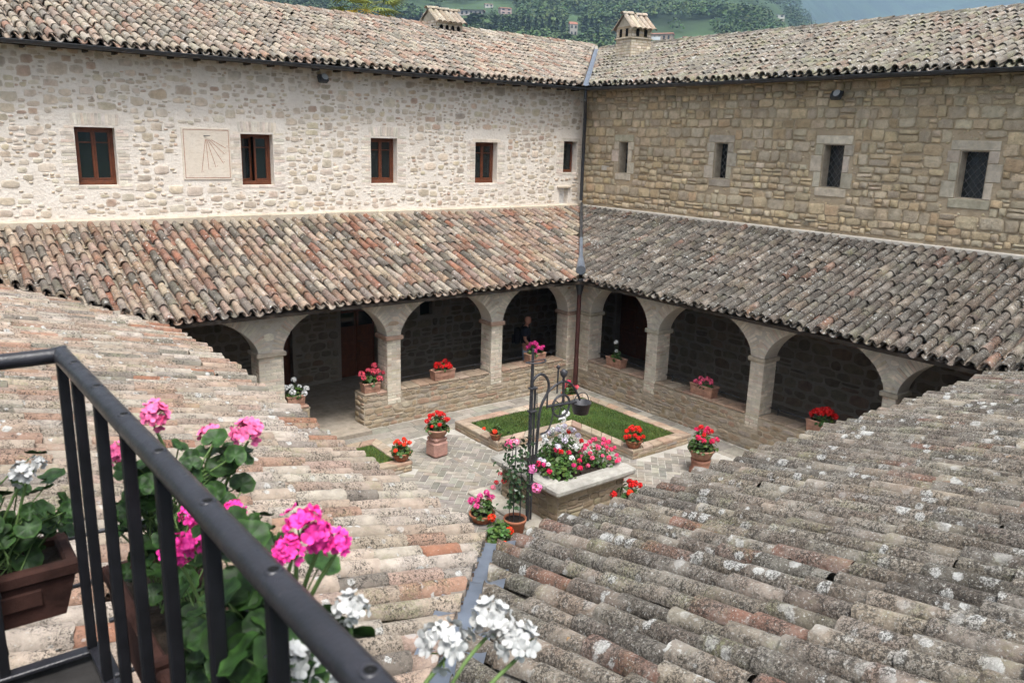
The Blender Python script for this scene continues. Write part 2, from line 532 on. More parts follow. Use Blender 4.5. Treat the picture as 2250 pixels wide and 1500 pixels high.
def make_roof(wing, O, e, upd, slope, ncol, nrow, keep, pal, mat, seed, expo=.42, sp=.222, detail=0, nobj=300,
              jit=1.0, deck=None, drop=.03, cuts=()):
    """wing > roof (deck) > tile; covers that show largest are single tiles, the rest one mesh"""
    rng = random.Random(seed)
    O, e, upd = Vector(O), Vector(e), Vector(upd)
    dn = Vector((-upd.x, -upd.y, -slope)).normalized()
    nr = e.cross(dn)
    if nr.z < 0:
        nr = -nr
    # right handed frame X=e', Y=dn, Z=nr
    X = dn.cross(nr)
    cs = 1 / math.sqrt(1 + slope * slope)
    # deck
    db = MB()
    dv = [Vector(v) - Vector((0, 0, .03)) for v in deck]
    n = len(dv)
    db.add(dv + [v - Vector((0, 0, .07)) for v in dv],
           [tuple(range(n)), tuple(range(2 * n - 1, n - 1, -1))] + [(i, i + n, (i + 1) % n + n, (i + 1) % n) for i in range(n)])
    if db.v and (Vector(db.v[1]) - Vector(db.v[0])).cross(Vector(db.v[2]) - Vector(db.v[0])).z < 0:
        db.f = [f[::-1] for f in db.f]
    roof = db.build('roof', M['wood_dark'], wing)
    seg, nl = ((6, 1), (8, 3), (11, 5))[detail]
    rough = (0, .010, .013)[detail]
    NV = 40
    var = [(tile_geo(rng, seg, nl, L=rng.uniform(.53, .585), ht=rng.uniform(.088, .106), lo=rng.uniform(.081, .092), up=rng.uniform(.062, .070), rough=rough), pick(rng, pal)) for _ in range(NV)]
    varm = []
    for (vs, fs, sm), tint in var:
        me = mk_mesh('tile', vs, fs, mat, tint)
        me.polygons.foreach_set('use_smooth', sm)
        varm.append(me)
    chv = [tile_geo(rng, 5 if detail < 2 else 8, 1, up=.104, lo=.086, ht=.075, flip=True) for _ in range(6)]
    covers, rest = [], MB()

    def cutv(vs, Mx):
        # saw the tile off along the valley: points past the line slide back up the tile
        out, mx = [], 0
        for v in vs:
            w = Mx @ Vector(v)
            for c_ in cuts:
                s = c_[2] - (c_[0] * w.x + c_[1] * w.y)
                if s > 0:
                    a = s / max(.2, -(c_[0] * dn.x + c_[1] * dn.y))
                    w = w - dn * a; mx = max(mx, a)
            out.append(w)
        return out if mx < .5 else None
    for c in range(ncol):
        colj = rng.uniform(-.008, .008) * jit
        for r in range(-1, nrow):
            base = O + e * ((c + .5) * sp) + (-dn) * (r * expo)
            # cover
            for kind in (0, 1):
                q = base + e * (sp * .5 if kind else 0)
                if kind == 0 and r < 0: continue
                if kind == 1 and r < 0: continue
                mid = q - dn * (expo * .5)
                up_ = q - dn * (expo * 1.1)
                if not keep(mid.x, mid.y) or any(c_[0] * up_.x + c_[1] * up_.y < c_[2] for c_ in cuts):
                    continue
                hit = any(c_[0] * z_.x + c_[1] * z_.y < c_[2] + .16 for c_ in cuts for z_ in (q, mid))
                yaw = rng.gauss(0, .016) * jit
                pit = -.046 + rng.gauss(0, .008) * jit
                sc = 1 + rng.uniform(-.05, .05) * jit
                lowpt = q + e * (rng.uniform(-.010, .010) * jit + colj) + dn * (rng.uniform(-.03, .03) * jit + (.02 if r == 0 else 0))
                su, sv = (lowpt - O).dot(e), (lowpt - O).dot(-dn)
                sag = .014 * math.sin(su * .9 + seed) * math.sin(sv * 1.1 + seed * .7) + .008 * math.sin(su * 2.3 + sv * 1.7)
                if rng.random() < .02: lowpt = lowpt + dn * rng.uniform(.03, .10); yaw += rng.gauss(0, .06)
                z0 = sag + (.060 if kind == 0 else .066)
                Mx = frame(lowpt + nr * (z0 + drop * 0), X, dn, nr) @ Matrix.Rotation(yaw, 4, 'Z') @ Matrix.Rotation(-pit * 0 + .0, 4, 'X')
                Mx = Mx @ Matrix.Translation((0, 0, .012)) @ Matrix.Rotation(.035 + rng.gauss(0, .006) * jit, 4, 'X') @ Matrix.Translation((0, -.555, 0)) @ Matrix.Scale(sc, 4)
                if kind == 0:
                    vi = rng.randrange(NV)
                    pj = proj(mid)
                    s = 0
                    if pj and -30 < pj[0] < 2280 and -30 < pj[1] < 1530:
                        s = 1 / pj[2] ** 2
                    covers.append((s, vi, Mx, hit))
                else:
                    vs, fs, sm = chv[rng.randrange(6)]
                    if hit: vs = cutv(vs, Mx)
                    if vs: rest.add(vs, fs, pick(rng, pal), None if hit else Mx, 0, True)
    covers.sort(key=lambda a: -a[0])
    done = 0
    for (s, vi, Mx, hit) in covers:
        (vs, fs, sm), tint = var[vi]
        if hit:
            vs = cutv(vs, Mx)
            if vs is None: continue
        if done < nobj and s > 0:
            done += 1
            if hit:
                o_ = Mx.translation.copy()
                me = mk_mesh('tile', [v - o_ for v in vs], fs, mat, tint); me.polygons.foreach_set('use_smooth', sm)
                obj('tile', me, roof, Matrix.Translation(o_))
            else:
                obj('tile', varm[vi], roof, Mx)
        else:
            rest.add(vs, fs, tint, None if hit else Mx, 0, True)
            rest.sm[-len(fs):] = sm
    rest.build('tiles', mat, roof, kind='stuff')
    return roof


def vplane(a, b, ins, m):
    a, b, ins = Vector(a), Vector(b), Vector(ins)
    d = (b - a).normalized(); n = Vector((-d.y, d.x))
    if n.dot(ins - a) < 0: n = -n
    return (n.x, n.y, n.dot(a) + m)


def ridge(wing, roof, p0, p1, pal, mat, seed):
    rng = random.Random(seed)
    p0, p1 = Vector(p0), Vector(p1)
    d = (p1 - p0); L = d.length; d.normalize()
    X = d.cross(Vector((0, 0, 1)))
    n = int(L / .40)
    mats = [mk_mesh('ridge_tile', *tile_geo(rng, 7, 1, .125, .15, .125, .50)[:2], mat, pick(rng, pal)) for _ in range(12)]
    for i in range(n):
        Mx = frame(p0 + d * (i * .40) + Vector((0, 0, rng.uniform(-.008, .008))), X, d, (0, 0, 1)) @ Matrix.Rotation(.05, 4, 'X') @ Matrix.Rotation(rng.gauss(0, .015), 4, 'Z')
        obj('ridge_tile', mats[rng.randrange(12)], roof, Mx)
    mb = MB()
    up = Vector((0, 0, 1))
    a, b = p0 - up * .18, p1 - up * .18
    w = X * .135
    mb.add([a - w, a + w, b + w, b - w, a - w + up * .20, a + w + up * .20, b + w + up * .20, b - w + up * .20],
           [(3, 2, 1, 0), (4, 5, 6, 7), (0, 1, 5, 4), (1, 2, 6, 5), (2, 3, 7, 6), (3, 0, 4, 7)])
    mb.build('ridge_bedding', M['mortar_brick'], roof)


PAL_LL = [((0.304, 0.214, 0.152), 3), ((0.361, 0.280, 0.209), 3), ((0.257, 0.142, 0.095), 1.6), ((0.266, 0.119, 0.076), .7), ((0.237, 0.199, 0.166), 2.2), ((0.142, 0.119, 0.100), 1.8), ((0.408, 0.347, 0.280), 2), ((0.323, 0.223, 0.180), 2)]
PAL_LR = [((.18, .135, .105), 3), ((.15, .12, .10), 3), ((.23, .175, .135), 2), ((.19, .095, .065), 1), ((.095, .082, .07), 2.4), ((.26, .215, .175), 1.5)]
PAL_UL = [((0.342, 0.261, 0.204), 3), ((0.380, 0.314, 0.252), 3), ((0.294, 0.237, 0.195), 2), ((0.314, 0.195, 0.142), .9), ((0.237, 0.209, 0.180), 2), ((0.418, 0.366, 0.299), 1.8)]
PAL_UR = [((.235, .205, .165), 3), ((.205, .185, .15), 3), ((.27, .22, .18), 2), ((.165, .15, .13), 2.4), ((.25, .175, .135), .6), ((.30, .265, .22), 1)]
PAL_NL = [((0.381, 0.288, 0.228), 3), ((0.407, 0.334, 0.270), 3), ((0.339, 0.216, 0.156), 2), ((0.280, 0.132, 0.085), 1.0), ((0.322, 0.283, 0.241), 2.0), ((0.440, 0.381, 0.322), 2.6), ((0.212, 0.186, 0.156), 1.2)]
PAL_NR = [((0.193, 0.157, 0.127), 3), ((0.162, 0.136, 0.111), 3), ((0.253, 0.208, 0.167), 2), ((0.193, 0.096, 0.066), .8), ((0.096, 0.084, 0.070), 2.6), ((0.284, 0.243, 0.197), 1.4)]

# ------------------------------------------------------------------ masonry
def stone_geo(rng, n=10, sq=3.0, dome=.5, chip=.13):
    """unit stone: outline in +-0.5, face at n = 1, foot at n = 0"""
    ring = []
    ph = rng.uniform(0, 6.28)
    w1, w2 = rng.uniform(-.07, .07), rng.uniform(-.10, .10)
    for k in range(n):
        a = 2 * math.pi * (k + rng.uniform(-.16, .16)) / n
        c, s_ = math.cos(a), math.sin(a)
        r = (abs(c) ** sq + abs(s_) ** sq) ** (-1 / sq)
        r *= .5 * (1 + w1 * math.cos(2 * a + ph) + w2 * math.cos(3 * a + ph * 2) + rng.uniform(-.085, .085))
        ring.append((r * c, r * s_))
    if sq >= 5:      # squared block: broken corners, slightly bowed sides
        ring = []
        for (cx, cy, ex, ey) in ((1, -1, 0, 1), (1, 1, -1, 0), (-1, 1, 0, -1), (-1, -1, 1, 0)):
            k1, k2 = rng.uniform(.03, chip), rng.uniform(.03, chip)
            j = lambda a: rng.uniform(-a, a)
            if ex == 0:
                ring += [(cx * (.49 + j(.02)), cy * (.5 - k1) + 0), (cx * (.49 + j(.045)), j(.12))]
                ring += [(cx * (.49 + j(.02)), -cy * (.5 - k2))]
            else:
                ring += [(cx * (.5 - k1), cy * (.48 + j(.03))), (j(.12), cy * (.48 + j(.05))), (-cx * (.5 - k2), cy * (.48 + j(.03)))]
        n = 12
    vs = [(x, y, -.2) for x, y in ring]
    vs += [(x * .96, y * .96, .55) for x, y in ring]
    tx, ty = rng.uniform(-.25, .25), rng.uniform(-.25, .25)
    vs += [(x * .80, y * .80, 1.0 + (tx * x + ty * y) * 1.2 + rng.uniform(-.12, .12)) for x, y in ring]
    vs += [(0, 0, 1.0 + dome * .25)]
    fs = []
    for j in (0, 1):
        for k in range(n):
            k2 = (k + 1) % n
            fs.append((j * n + k, j * n + k2, (j + 1) * n + k2, (j + 1) * n + k))
    for k in range(n):
        fs.append((2 * n + k, 2 * n + (k + 1) % n, 3 * n))
    return vs, fs


def lay_stones(part, F, stones, pal, mat, seed, depth=.02, nobj=300, sq=3.0, name='stone', n=10, rim=None, chip=.13, twist=.02):
    """stones: (u, v, w, h[, tint]) on the plane of frame F (local u, v, n)"""
    rng = random.Random(seed)
    var = [(stone_geo(rng, n, rng.uniform(sq * .8, sq * 1.3), chip=chip), pick(rng, pal)) for _ in range(48)]
    def tints(t, n):
        r_ = t if rim is None else tuple(.3 * a + .7 * b for a, b in zip(t, rim))
        m_ = t if rim is None else tuple(.75 * a + .25 * b for a, b in zip(t, rim))
        return [r_] * (2 * n) + [m_] * n + [t]
    vm = [mk_mesh(name, g[0], g[1], mat, np.array(tints(t, (len(g[0]) - 1) // 3)), True) for g, t in var]
    items = []
    for s in stones:
        u, v, w, h = s[:4]
        P = F @ Vector((u, v, 0))
        pj = proj(P)
        sc = 0
        if pj and -20 < pj[0] < 2270 and -20 < pj[1] < 1520:
            sc = w * h / pj[2] ** 2
        items.append((sc, u, v, w, h))
    items.sort(key=lambda a: -a[0])
    rest = MB()
    for i, (sc, u, v, w, h) in enumerate(items):
        vi = rng.randrange(48)
        d = depth * rng.uniform(.55, 1.5)
        Mx = F @ Matrix.Translation((u, v, 0)) @ Matrix.Rotation(rng.gauss(0, twist), 4, 'Z') @ Matrix.Diagonal((w, h, d, 1))
        if i < nobj and sc > 0:
            obj(name, vm[vi], part, Mx)
        else:
            rest.add(var[vi][0][0], var[vi][0][1], (1, 1, 1), Mx, 0, True)
            nv_ = len(var[vi][0][0])
            rest.t[-nv_:] = tints(pick(rng, pal), (nv_ - 1) // 3)
    if rest.v:
        rest.build(name + 's', mat, part, kind='stuff')


def pack(rng, u0, u1, v0, v1, sizes, holes, gap=.02, res=.02):
    """random packing, big stones first"""
    nu, nv = int((u1 - u0) / res), int((v1 - v0) / res)
    occ = np.zeros((nu, nv), bool)
    for (a, b, c, d) in holes:
        occ[max(0, int((a - u0) / res)):max(0, int((b - u0) / res) + 1), max(0, int((c - v0) / res)):max(0, int((d - v0) / res) + 1)] = True
    out = []
    for (w0, w1, asp0, asp1, tries) in sizes:
        for _ in range(tries):
            w = rng.uniform(w0, w1); h = w * rng.uniform(asp0, asp1)
            iw, ih = int((w + gap) / res), int((h + gap) / res)
            if iw >= nu or ih >= nv: continue
            i, j = rng.randrange(nu - iw), rng.randrange(nv - ih)
            if occ[i:i + iw + 1, j:j + ih + 1].any():
                continue
            occ[i:i + iw, j:j + ih] = True
            out.append((u0 + (i + iw / 2) * res, v0 + (j + ih / 2) * res, w, h))
    return out


def courses(rng, u0, u1, v0, v1, hr, wr, holes, joint=.02, split=.15, wob=.02):
    out = []
    v = v0
    while v < v1 - hr[0] * .6:
        h = min(rng.uniform(*hr), v1 - v)
        u = u0 - rng.uniform(0, wr[0])
        while u < u1:
            w = rng.uniform(*wr) * (h / (sum(hr) / 2)) ** .5
            cu, cv = u + w / 2, v + h / 2 + rng.uniform(-wob, wob)
            a, b = max(u, u0), min(u + w, u1)
            cu, ww = (a + b) / 2, b - a
            u += w
            if ww < .05: continue
            parts = [(cu, cv, ww, h)]
            if rng.random() < split and h > .12:
                q = rng.uniform(.35, .65)
                parts = [(cu, v + h * q / 2, ww, h * q), (cu, v + h * (1 + q) / 2, ww, h * (1 - q))]
            for (x, y, a_, b_) in parts:
                bad = False
                for (h0, h1, g0, g1) in holes:
                    if x + a_ * .5 > h0 and x - a_ * .5 < h1 and y + b_ * .5 > g0 and y - b_ * .5 < g1:
                        # shrink to fit beside the hole when most of it is clear
                        if x < h0 and h0 - (x - a_ * .5) > .07:
                            na = h0 - (x - a_ * .5); x, a_ = (x - a_ * .5) + na / 2, na
                        elif x > h1 and (x + a_ * .5) - h1 > .07:
                            na = (x + a_ * .5) - h1; x, a_ = h1 + na / 2, na
                        else:
                            bad = True
                if not bad:
                    out.append((x, y, a_ - joint * rng.uniform(.6, 1.4), b_ - joint * rng.uniform(.6, 1.3)))
        v += h
    return out


def wall_holes(mb, F, u0, u1, v0, v1, holes, depth, mi=0):
    us = sorted(set([u0, u1] + [x for h in holes for x in h[:2]]))
    vv = sorted(set([v0, v1] + [x for h in holes for x in h[2:4]]))
    for i in range(len(us) - 1):
        for j in range(len(vv) - 1):
            cu, cv = (us[i] + us[i + 1]) / 2, (vv[j] + vv[j + 1]) / 2
            if any(h[0] < cu < h[1] and h[2] < cv < h[3] for h in holes): continue
            mb.add([(us[i], vv[j], 0), (us[i + 1], vv[j], 0), (us[i + 1], vv[j + 1], 0), (us[i], vv[j + 1], 0)], [(0, 1, 2, 3)], (1, 1, 1), F, mi)
    for (a, b, c, d) in [h[:4] for h in holes]:
        for q in ([(a, c), (a, d)], [(a, d), (b, d)], [(b, d), (b, c)], [(b, c), (a, c)]):
            (x0, y0), (x1, y1) = q
            mb.add([(x0, y0, 0), (x1, y1, 0), (x1, y1, -depth), (x0, y0, -depth)], [(0, 1, 2, 3)], (1, 1, 1), F, mi)


def bricks_rect(rng, u0, u1, v0, v1, bh=.060, joint=.012, bw=.25):
    out, v, r = [], v0, 0
    while v + bh * .7 <= v1:
        u = u0 - (bw / 2 if r % 2 else 0)
        while u < u1 - .02:
            a, b = max(u, u0), min(u + bw, u1)
            if b - a > .04:
                out.append(((a + b) / 2, v + bh / 2, b - a - joint, bh * rng.uniform(.92, 1.05)))
            u += bw * rng.uniform(.9, 1.1)
        v += bh + joint; r += 1
    return out


BRICKV = {}
def brick_mesh(key, mat, pal, rng):
    if key not in BRICKV:
        L = []
        for _ in range(16):
            mb = MB()
            mb.bbox(-.5, .5, -.5, .5, -.5, .5, .05, pick(rng, pal))
            mb.v = [(x + rng.uniform(-.02, .02), y + rng.uniform(-.05, .05), z) for x, y, z in mb.v]
            L.append(mb.mesh('brick', mat))
        BRICKV[key] = L
    return BRICKV[key]


def lay_bricks(part, F, bricks, key, mat, pal, seed, proud=.006, thick=.03, single=True):
    rng = random.Random(seed)
    ms = brick_mesh(key, mat, pal, rng)
    rest = MB()
    for b in bricks:
        u, v, w, h = b[:4]
        rot = b[4] if len(b) > 4 else 0
        pr = proud * rng.uniform(.5, 1.4)
        Mx = F @ Matrix.Translation((u, v, pr - thick / 2)) @ Matrix.Rotation(rot, 4, 'Z') @ Matrix.Diagonal((w, h, thick, 1))
        if single:
            obj('brick', ms[rng.randrange(16)], part, Mx)
        else:
            rest.bbox(-.5, .5, -.5, .5, -.5, .5, .05, pick(rng, pal), Mx)
    if rest.v:
        rest.build('bricks', mat, part, kind='stuff')


PAL_PALE = [((0.497, 0.405, 0.319), 2), ((0.540, 0.454, 0.362), 3), ((0.594, 0.508, 0.410), 3), ((0.508, 0.367, 0.281), 1.8), ((0.551, 0.432, 0.302), 1.0), ((0.518, 0.448, 0.362), 2), ((0.432, 0.373, 0.302), .8), ((0.540, 0.464, 0.346), .8)]
PAL_PALE2 = [((0.638, 0.561, 0.473), 4), ((0.583, 0.506, 0.418), 3), ((0.550, 0.451, 0.363), 1.5), ((0.616, 0.517, 0.407), 1)]
PAL_TAN = [((0.594, 0.487, 0.340), 3), ((0.546, 0.470, 0.356), 3), ((0.605, 0.487, 0.319), 2.4), ((0.463, 0.396, 0.303), 1.6), ((0.534, 0.402, 0.256), 1.4), ((0.665, 0.572, 0.431), 1.4)]
PAL_LOW = [((0.356, 0.280, 0.201), 3), ((0.385, 0.323, 0.247), 2.5), ((0.356, 0.257, 0.187), 1.2), ((0.336, 0.266, 0.178), 1.5), ((0.327, 0.290, 0.251), 1.5), ((0.365, 0.237, 0.178), .5), ((0.415, 0.356, 0.282), 1.5)]
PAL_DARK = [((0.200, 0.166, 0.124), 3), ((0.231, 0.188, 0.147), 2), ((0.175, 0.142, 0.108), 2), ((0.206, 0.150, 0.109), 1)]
PAL_BRK = [((0.613, 0.550, 0.463), 3), ((0.658, 0.595, 0.507), 3), ((0.565, 0.488, 0.397), 1.5), ((0.590, 0.494, 0.408), 1)]
PAL_LIME = [((0.700, 0.636, 0.562), 3), ((0.657, 0.583, 0.503), 2), ((0.636, 0.541, 0.466), 1.2)]
PAL_SLAB = [((.44, .40, .33), 2), ((.40, .35, .28), 2), ((.48, .44, .37), 1)]
PAL_COPE = [((.34, .235, .18), 2), ((.37, .295, .23), 2), ((.33, .26, .20), 2), ((.40, .345, .28), 1.2)]

FL = lambda y: frame((0, y, 0), (1, 0, 0), (0, 0, 1), (0, -1, 0))       # local (x, z, out)
FR = lambda x: frame((x, 0, 0), (0, -1, 0), (0, 0, 1), (-1, 0, 0))      # local (-y, z, out)

# ------------------------------------------------------------------ levels and lines of the cloister
ZG, ZF, ZP = -4.63, -4.52, -3.77          # yard, corridor floor, parapet top
ZE = -1.42                                # lower eaves
SL, SR, SNL, SNR = .34, .38, .27, .25     # roof slopes
XR, YL, XN, YN = -3.73, -4.18, -14.14, -14.46   # eave lines
YA, XA = -3.64, -3.19                     # arcade faces
DK = .085                                 # deck below tile datum
HAZE = 0.0002

# ---- far left wing, upper storey
wingL = empty('convent_wing', (-8, 2.5, -4.63), 'pale rendered stone wing with brown wooden windows and a painted sundial', 'building', world=True)
LW = [(-14.66, -13.86, .81, 2.04), (-11.10, -10.30, .78, 1.99), (-7.63, -6.83, .79, 1.98), (-4.25, -3.45, .77, 1.94), (-.86, -.30, 1.08, 2.04)]
NICHE = (-.96, -.60, .11, .60)
DIAL = (-12.47, -11.35, .92, 2.10)
fl = FL(0)
mb = MB()
wall_holes(mb, fl, -21, -0.001, -.25, 3.85, LW + [NICHE], .32)
mb.box(-21, -.002, .9, 1.1, -.25, 3.8)
wall = mb.build('wall', M['mortar_cream'], wingL)
rng = random.Random(11)
sur = []
for (a, b, c, d) in LW:
    sur.append((a - .30, b + .30, c - .12, d + .34))
holes = sur + [(NICHE[0] - .15, NICHE[1] + .1, NICHE[2] - .1, NICHE[3] + .2), (DIAL[0] - .05, DIAL[1] + .05, DIAL[2] - .05, DIAL[3] + .05), (-.12, 0.2, -1, 4), (-25, 0, -1, .13)]
st = pack(rng, -17, -.05, .1, 3.72, [(.28, .40, .40, .70, 150), (.18, .30, .38, .85, 2400), (.11, .20, .36, .95, 10000), (.06, .11, .35, 1.0, 20000)], holes, .012)
dk, lt = [], []
for s in st:
    # whole zones of the render hide the stones, others leave them bare
    zone = math.sin(s[0] * 1.3 + 2) * .4 + math.sin(s[0] * .45 + s[1] * 1.1) * .5 + (s[1] - 1.8) * .28
    (dk if rng.random() < .42 + .42 * zone else lt).append(s)
lay_stones(wall, fl, dk, PAL_PALE, M['stone_pale'], 12, .012, 300, 5.2, rim=(.66, .59, .51), chip=.34)
lay_stones(wall, fl, [s for s in lt if rng.random() < .8], PAL_PALE2, M['stone_pale'], 13, .008, 0, 5.2, name='rendered_stone', rim=(.68, .62, .545), chip=.34)
# brick jambs and flat brick heads round each window, windows themselves
for i, (a, b, c, d) in enumerate(LW):
    rg = random.Random(40 + i)
    br = []
    v, r = c - .10, 0
    while v < d + .02:
        e1 = .27 if r % 3 else .17
        br.append((a - e1 / 2 - .01, v + .03, e1 - .012 + rg.uniform(-.03, .03), .058))
        e2 = .27 if (r + 1) % 3 else .17
        br.append((b + e2 / 2 + .01, v + .03, e2 - .012 + rg.uniform(-.03, .03), .058))
        v += .072; r += 1
    if i not in (3, 4):
        u = a - .06
        while u < b + .08:
            br.append((u + .03, d + .145 + .03 * math.cos((u - (a + b) / 2) * 2.2), .056, .235, -(u - (a + b) / 2) * .28))
            u += .068
    else:
        br.append(((a + b) / 2, d + .05, b - a + .22, .09))
    u = a - .1
    while u < b + .1:
        br.append((u + .12, c - .035, .235, .06)); u += .25
    lay_bricks(wall, fl, br, 'lime', M['brick_pale'], PAL_LIME, 60 + i, .007, .03, single=False)
    win = empty('window', (0, 0, 0), parent=wingL)
    win.name = 'window'
    fy, w = .25, .062
    fr = MB()
    fr.bbox(a, a + w, fy - .03, fy + .03, c, d, .006); fr.bbox(b - w, b, fy - .03, fy + .03, c, d, .006)
    fr.bbox(a + w, b - w, fy - .03, fy + .03, d - w, d, .006); fr.bbox(a + w, b - w, fy - .034, fy + .03, c, c + w * 1.5, .006)
    fr.build('frame', M['wood_brown'], win)
    m_ = (a + b) / 2
    if i < 4:
        for sgn in (-1, 1):
            x0, x1 = (a + w, m_) if sgn < 0 else (m_, b - w)
            ang = .42 if (i == 1 and sgn < 0) else 0.0
            ca = MB(); s_ = .045
            z0, z1 = c + w * 1.5, d - w
            wd = x1 - x0 - .003
            ca.bbox(0, s_, -.022, .022, z0, z1, .005); ca.bbox(wd - s_, wd, -.026, .022, z0, z1, .005)
            ca.bbox(s_, wd - s_, -.022, .022, z0, z0 + s_ * 1.3, .005); ca.bbox(s_, wd - s_, -.022, .022, z1 - s_, z1, .005)
            zt = z1 - (z1 - z0) * .24
            ca.bbox(s_, wd - s_, -.014, .014, zt - .012, zt + .012, .004)
            o = ca.build('casement', M['wood_brown'], win)
            o.matrix_basis = Matrix.Translation((x0, fy, 0)) @ Matrix.Rotation(ang, 4, 'Z')
            pn = MB()
            pn.box(s_ - .004, wd - s_ + .004, .001, .006, z0 + .03, z1 - .03)
            o2 = pn.build('pane', M['glass'], win); o2.matrix_basis = o.matrix_basis.copy()
    else:
        pn = MB(); pn.box(a + w - .004, b - w + .004, fy, fy + .006, c + .07, d - .04); pn.build('pane', M['glass'], win)
    bk = MB(); bk.box(a - .1, b + .1, .5, .52, c - .1, d + .1); bk.build('dark_room', M['black'], win)
# niche slab and cover
mb = MB(); mb.bbox(-1.08, -.52, -.07, .05, .60, .66, .01); mb.build('niche_lintel', M['flash_cream'], wingL)
mb = MB(); mb.box(-.97, -.59, .20, .22, .1, .61); mb.build('niche_back', M['stone_dark'], wingL)
# mortar flashing over the lean-to roof
mb = MB()
for i in range(14):
    x0 = -21 + i * 1.5
    mb.bbox(x0, x0 + 1.5, -.12 - .01 * random.random(), .02, -.10, .085 + .012 * random.random(), .03)
mb.build('flashing', M['flash_cream'], wingL)
DZU = 3.75
deck = [(-21, -.5, DZU - DK), (-.5, -.5, DZU - DK), (5.3, 5.3, DZU - DK + 5.8 * .34), (-21, 5.3, DZU - DK + 5.8 * .34)]
roofUL = make_roof(wingL, (5.1, -.53, DZU - DK), (-1, 0, 0), (0, 1, 0), .34, 112, 15, lambda x, y: y < 5.2, PAL_UL, M['tile_upL'], 21, deck=deck, nobj=300, jit=1.4, expo=.46, cuts=[vplane((-.5, -.5), (5, 5), (-5, 3), .09)])
ridge(wingL, roofUL, (5.2, 5.3, DZU + 5.8 * .34 - .02), (-20, 5.3, DZU + 5.8 * .34 - .02), PAL_UL, M['tile_upL'], 22)
# rafters ends under the eave
mb = MB()
for i in range(34):
    x = -19.5 + i * .57
    mb.box(x, x + .06, -.34, .02, 3.55, 3.62)
mb.build('rafter_ends', M['wood_dark'], wingL, kind='stuff')
# back slope so that the roof is closed
mb = MB(); mb.add([(-21, 5.3, 5.65), (5.3, 5.3, 5.65), (9, 11, 3.7), (-21, 11, 3.7)], [(0, 1, 2, 3)]); mb.build('rear_roof_slope', M['tile_upL'], wingL)

# ---- far right wing, upper storey
wingR = empty('convent_wing', (2.5, -7, -4.63), 'tan coursed limestone wing with small leaded windows in stone frames', 'building', world=True)
fr_ = FR(0)
RW = [(1.58, 1.96, 1.14, 2.08), (5.22, 5.66, 1.17, 2.12), (8.47, 9.02, 1.13, 2.15), (11.66, 12.24, 1.10, 2.09)]
mb = MB()
wall_holes(mb, fr_, .001, 19, -.25, 3.85, RW, .34)
mb.box(.9, 1.1, -19, -.3, -.25, 3.8)
wallR = mb.build('wall', M['mortar_tan'], wingR)
rng = random.Random(31)
holes = [(.0, .06, -1, 4)] + [(a - .02, b + .02, c - .02, d + .02) for a, b, c, d in RW]
for i, (a, b, c, d) in enumerate(RW):
    wd = (.24, .27, .30, .30)[i]
    jamb, rg = [], random.Random(70 + i)
    jamb.append((a - .20, b + .20, d + .005, d + .20))          # lintel
    jamb.append((a - .10, b + .16, c - .20, c - .005))          # sill
    v = c
    for j, hh in enumerate((.34, .36, .27)):
        v2 = min(d, c + (d - c) * (.36, .74, 1.0)[j])
        ex = (.30, .17, .26) if i % 2 else (.18, .30, .20)
        jamb.append((a - ex[j], a - .004, v + .006, v2 - .006)); ex2 = (.16, .30, .20) if i % 2 else (.28, .16, .24)
        jamb.append((b + .004, b + ex2[j], v + .006, v2 - .006)); v = v2
    win = empty('window', parent=wingR)
    for j in jamb:
        q = MB(); q.bbox(j[0], j[1], j[2], j[3], -.05, .016 + rg.uniform(0, .01), .012, pick(rg, [((.52, .465, .375), 1), ((.57, .51, .42), 1)]), fr_)
        q.build('frame_stone', M['stone_low'], win)
        holes.append((j[0] - .012, j[1] + .012, j[2] - .012, j[3] + .012))
    rv = MB()   # lining of the reveal
    for (x0, x1, y0, y1) in ((a + .001, a + .02, c, d), (b - .02, b - .001, c, d), (a + .02, b - .02, d - .02, d - .001), (a + .02, b - .02, c + .001, c + .02)):
        rv.box(x0, x1, y0, y1, -.335, -.02, (.46, .40, .32), fr_)
    rv.build('reveal', M['stone_low'], win)
    g = MB(); g.box(a + .02, b - .02, c + .02, d - .02, -.31, -.30, (1, 1, 1), fr_); g.build('pane', M['glass_lead'], win)
    ld = MB()
    W, H, p_ = b - a - .04, d - c - .04, .145
    for sg in (-1, 1):
        t = -H
        while t < W:
            # clip the diagonal to the pane
            x0, x1 = max(0, t), min(W, t + H / 1.25)
            if x1 > x0 + .01:
                z0, z1 = (x0 - t) * 1.25, (x1 - t) * 1.25
                if sg < 0: q0, q1 = (a + .02 + W - x0, c + .02 + z0), (a + .02 + W - x1, c + .02 + z1)
                else: q0, q1 = (a + .02 + x0, c + .02 + z0), (a + .02 + x1, c + .02 + z1)
                ld.tube([fr_ @ Vector((*q0, -.296)), fr_ @ Vector((*q1, -.296))], .0055, 4, cap=False)
            t += p_
    ld.build('lead_lattice', M['lead'], win)
st = courses(rng, .03, 17, .13, 3.74, (.16, .31), (.15, .48), holes, .018, .13, .03)
lay_stones(wallR, fr_, st, PAL_TAN, M['stone_tan'], 32, .034, 300, 6.5, n=12, rim=(.47, .385, .27), chip=.22, twist=.045)
st2 = pack(rng, .1, 17, .14, 3.7, [(.05, .08, .4, .9, 2500)], holes, .0)
lay_stones(wallR, fr_, st2, PAL_TAN, M['stone_tan'], 33, .012, 0, 2.4, name='chip_stone')
q = MB(); q.bbox(.88, 1.20, 1.20, 1.34, -.02, .036, .01, (.58, .56, .52), fr_); q.build('white_stone', M['stone_low'], wallR)
mb = MB()
for i in range(12):
    y0 = -i * 1.5
    mb.bbox(-.10, .02, y0 - 1.5, y0 - .0, -.03, .075 + .01 * random.random(), .02)
mb.build('flashing', M['mortar_brick'], wingR)
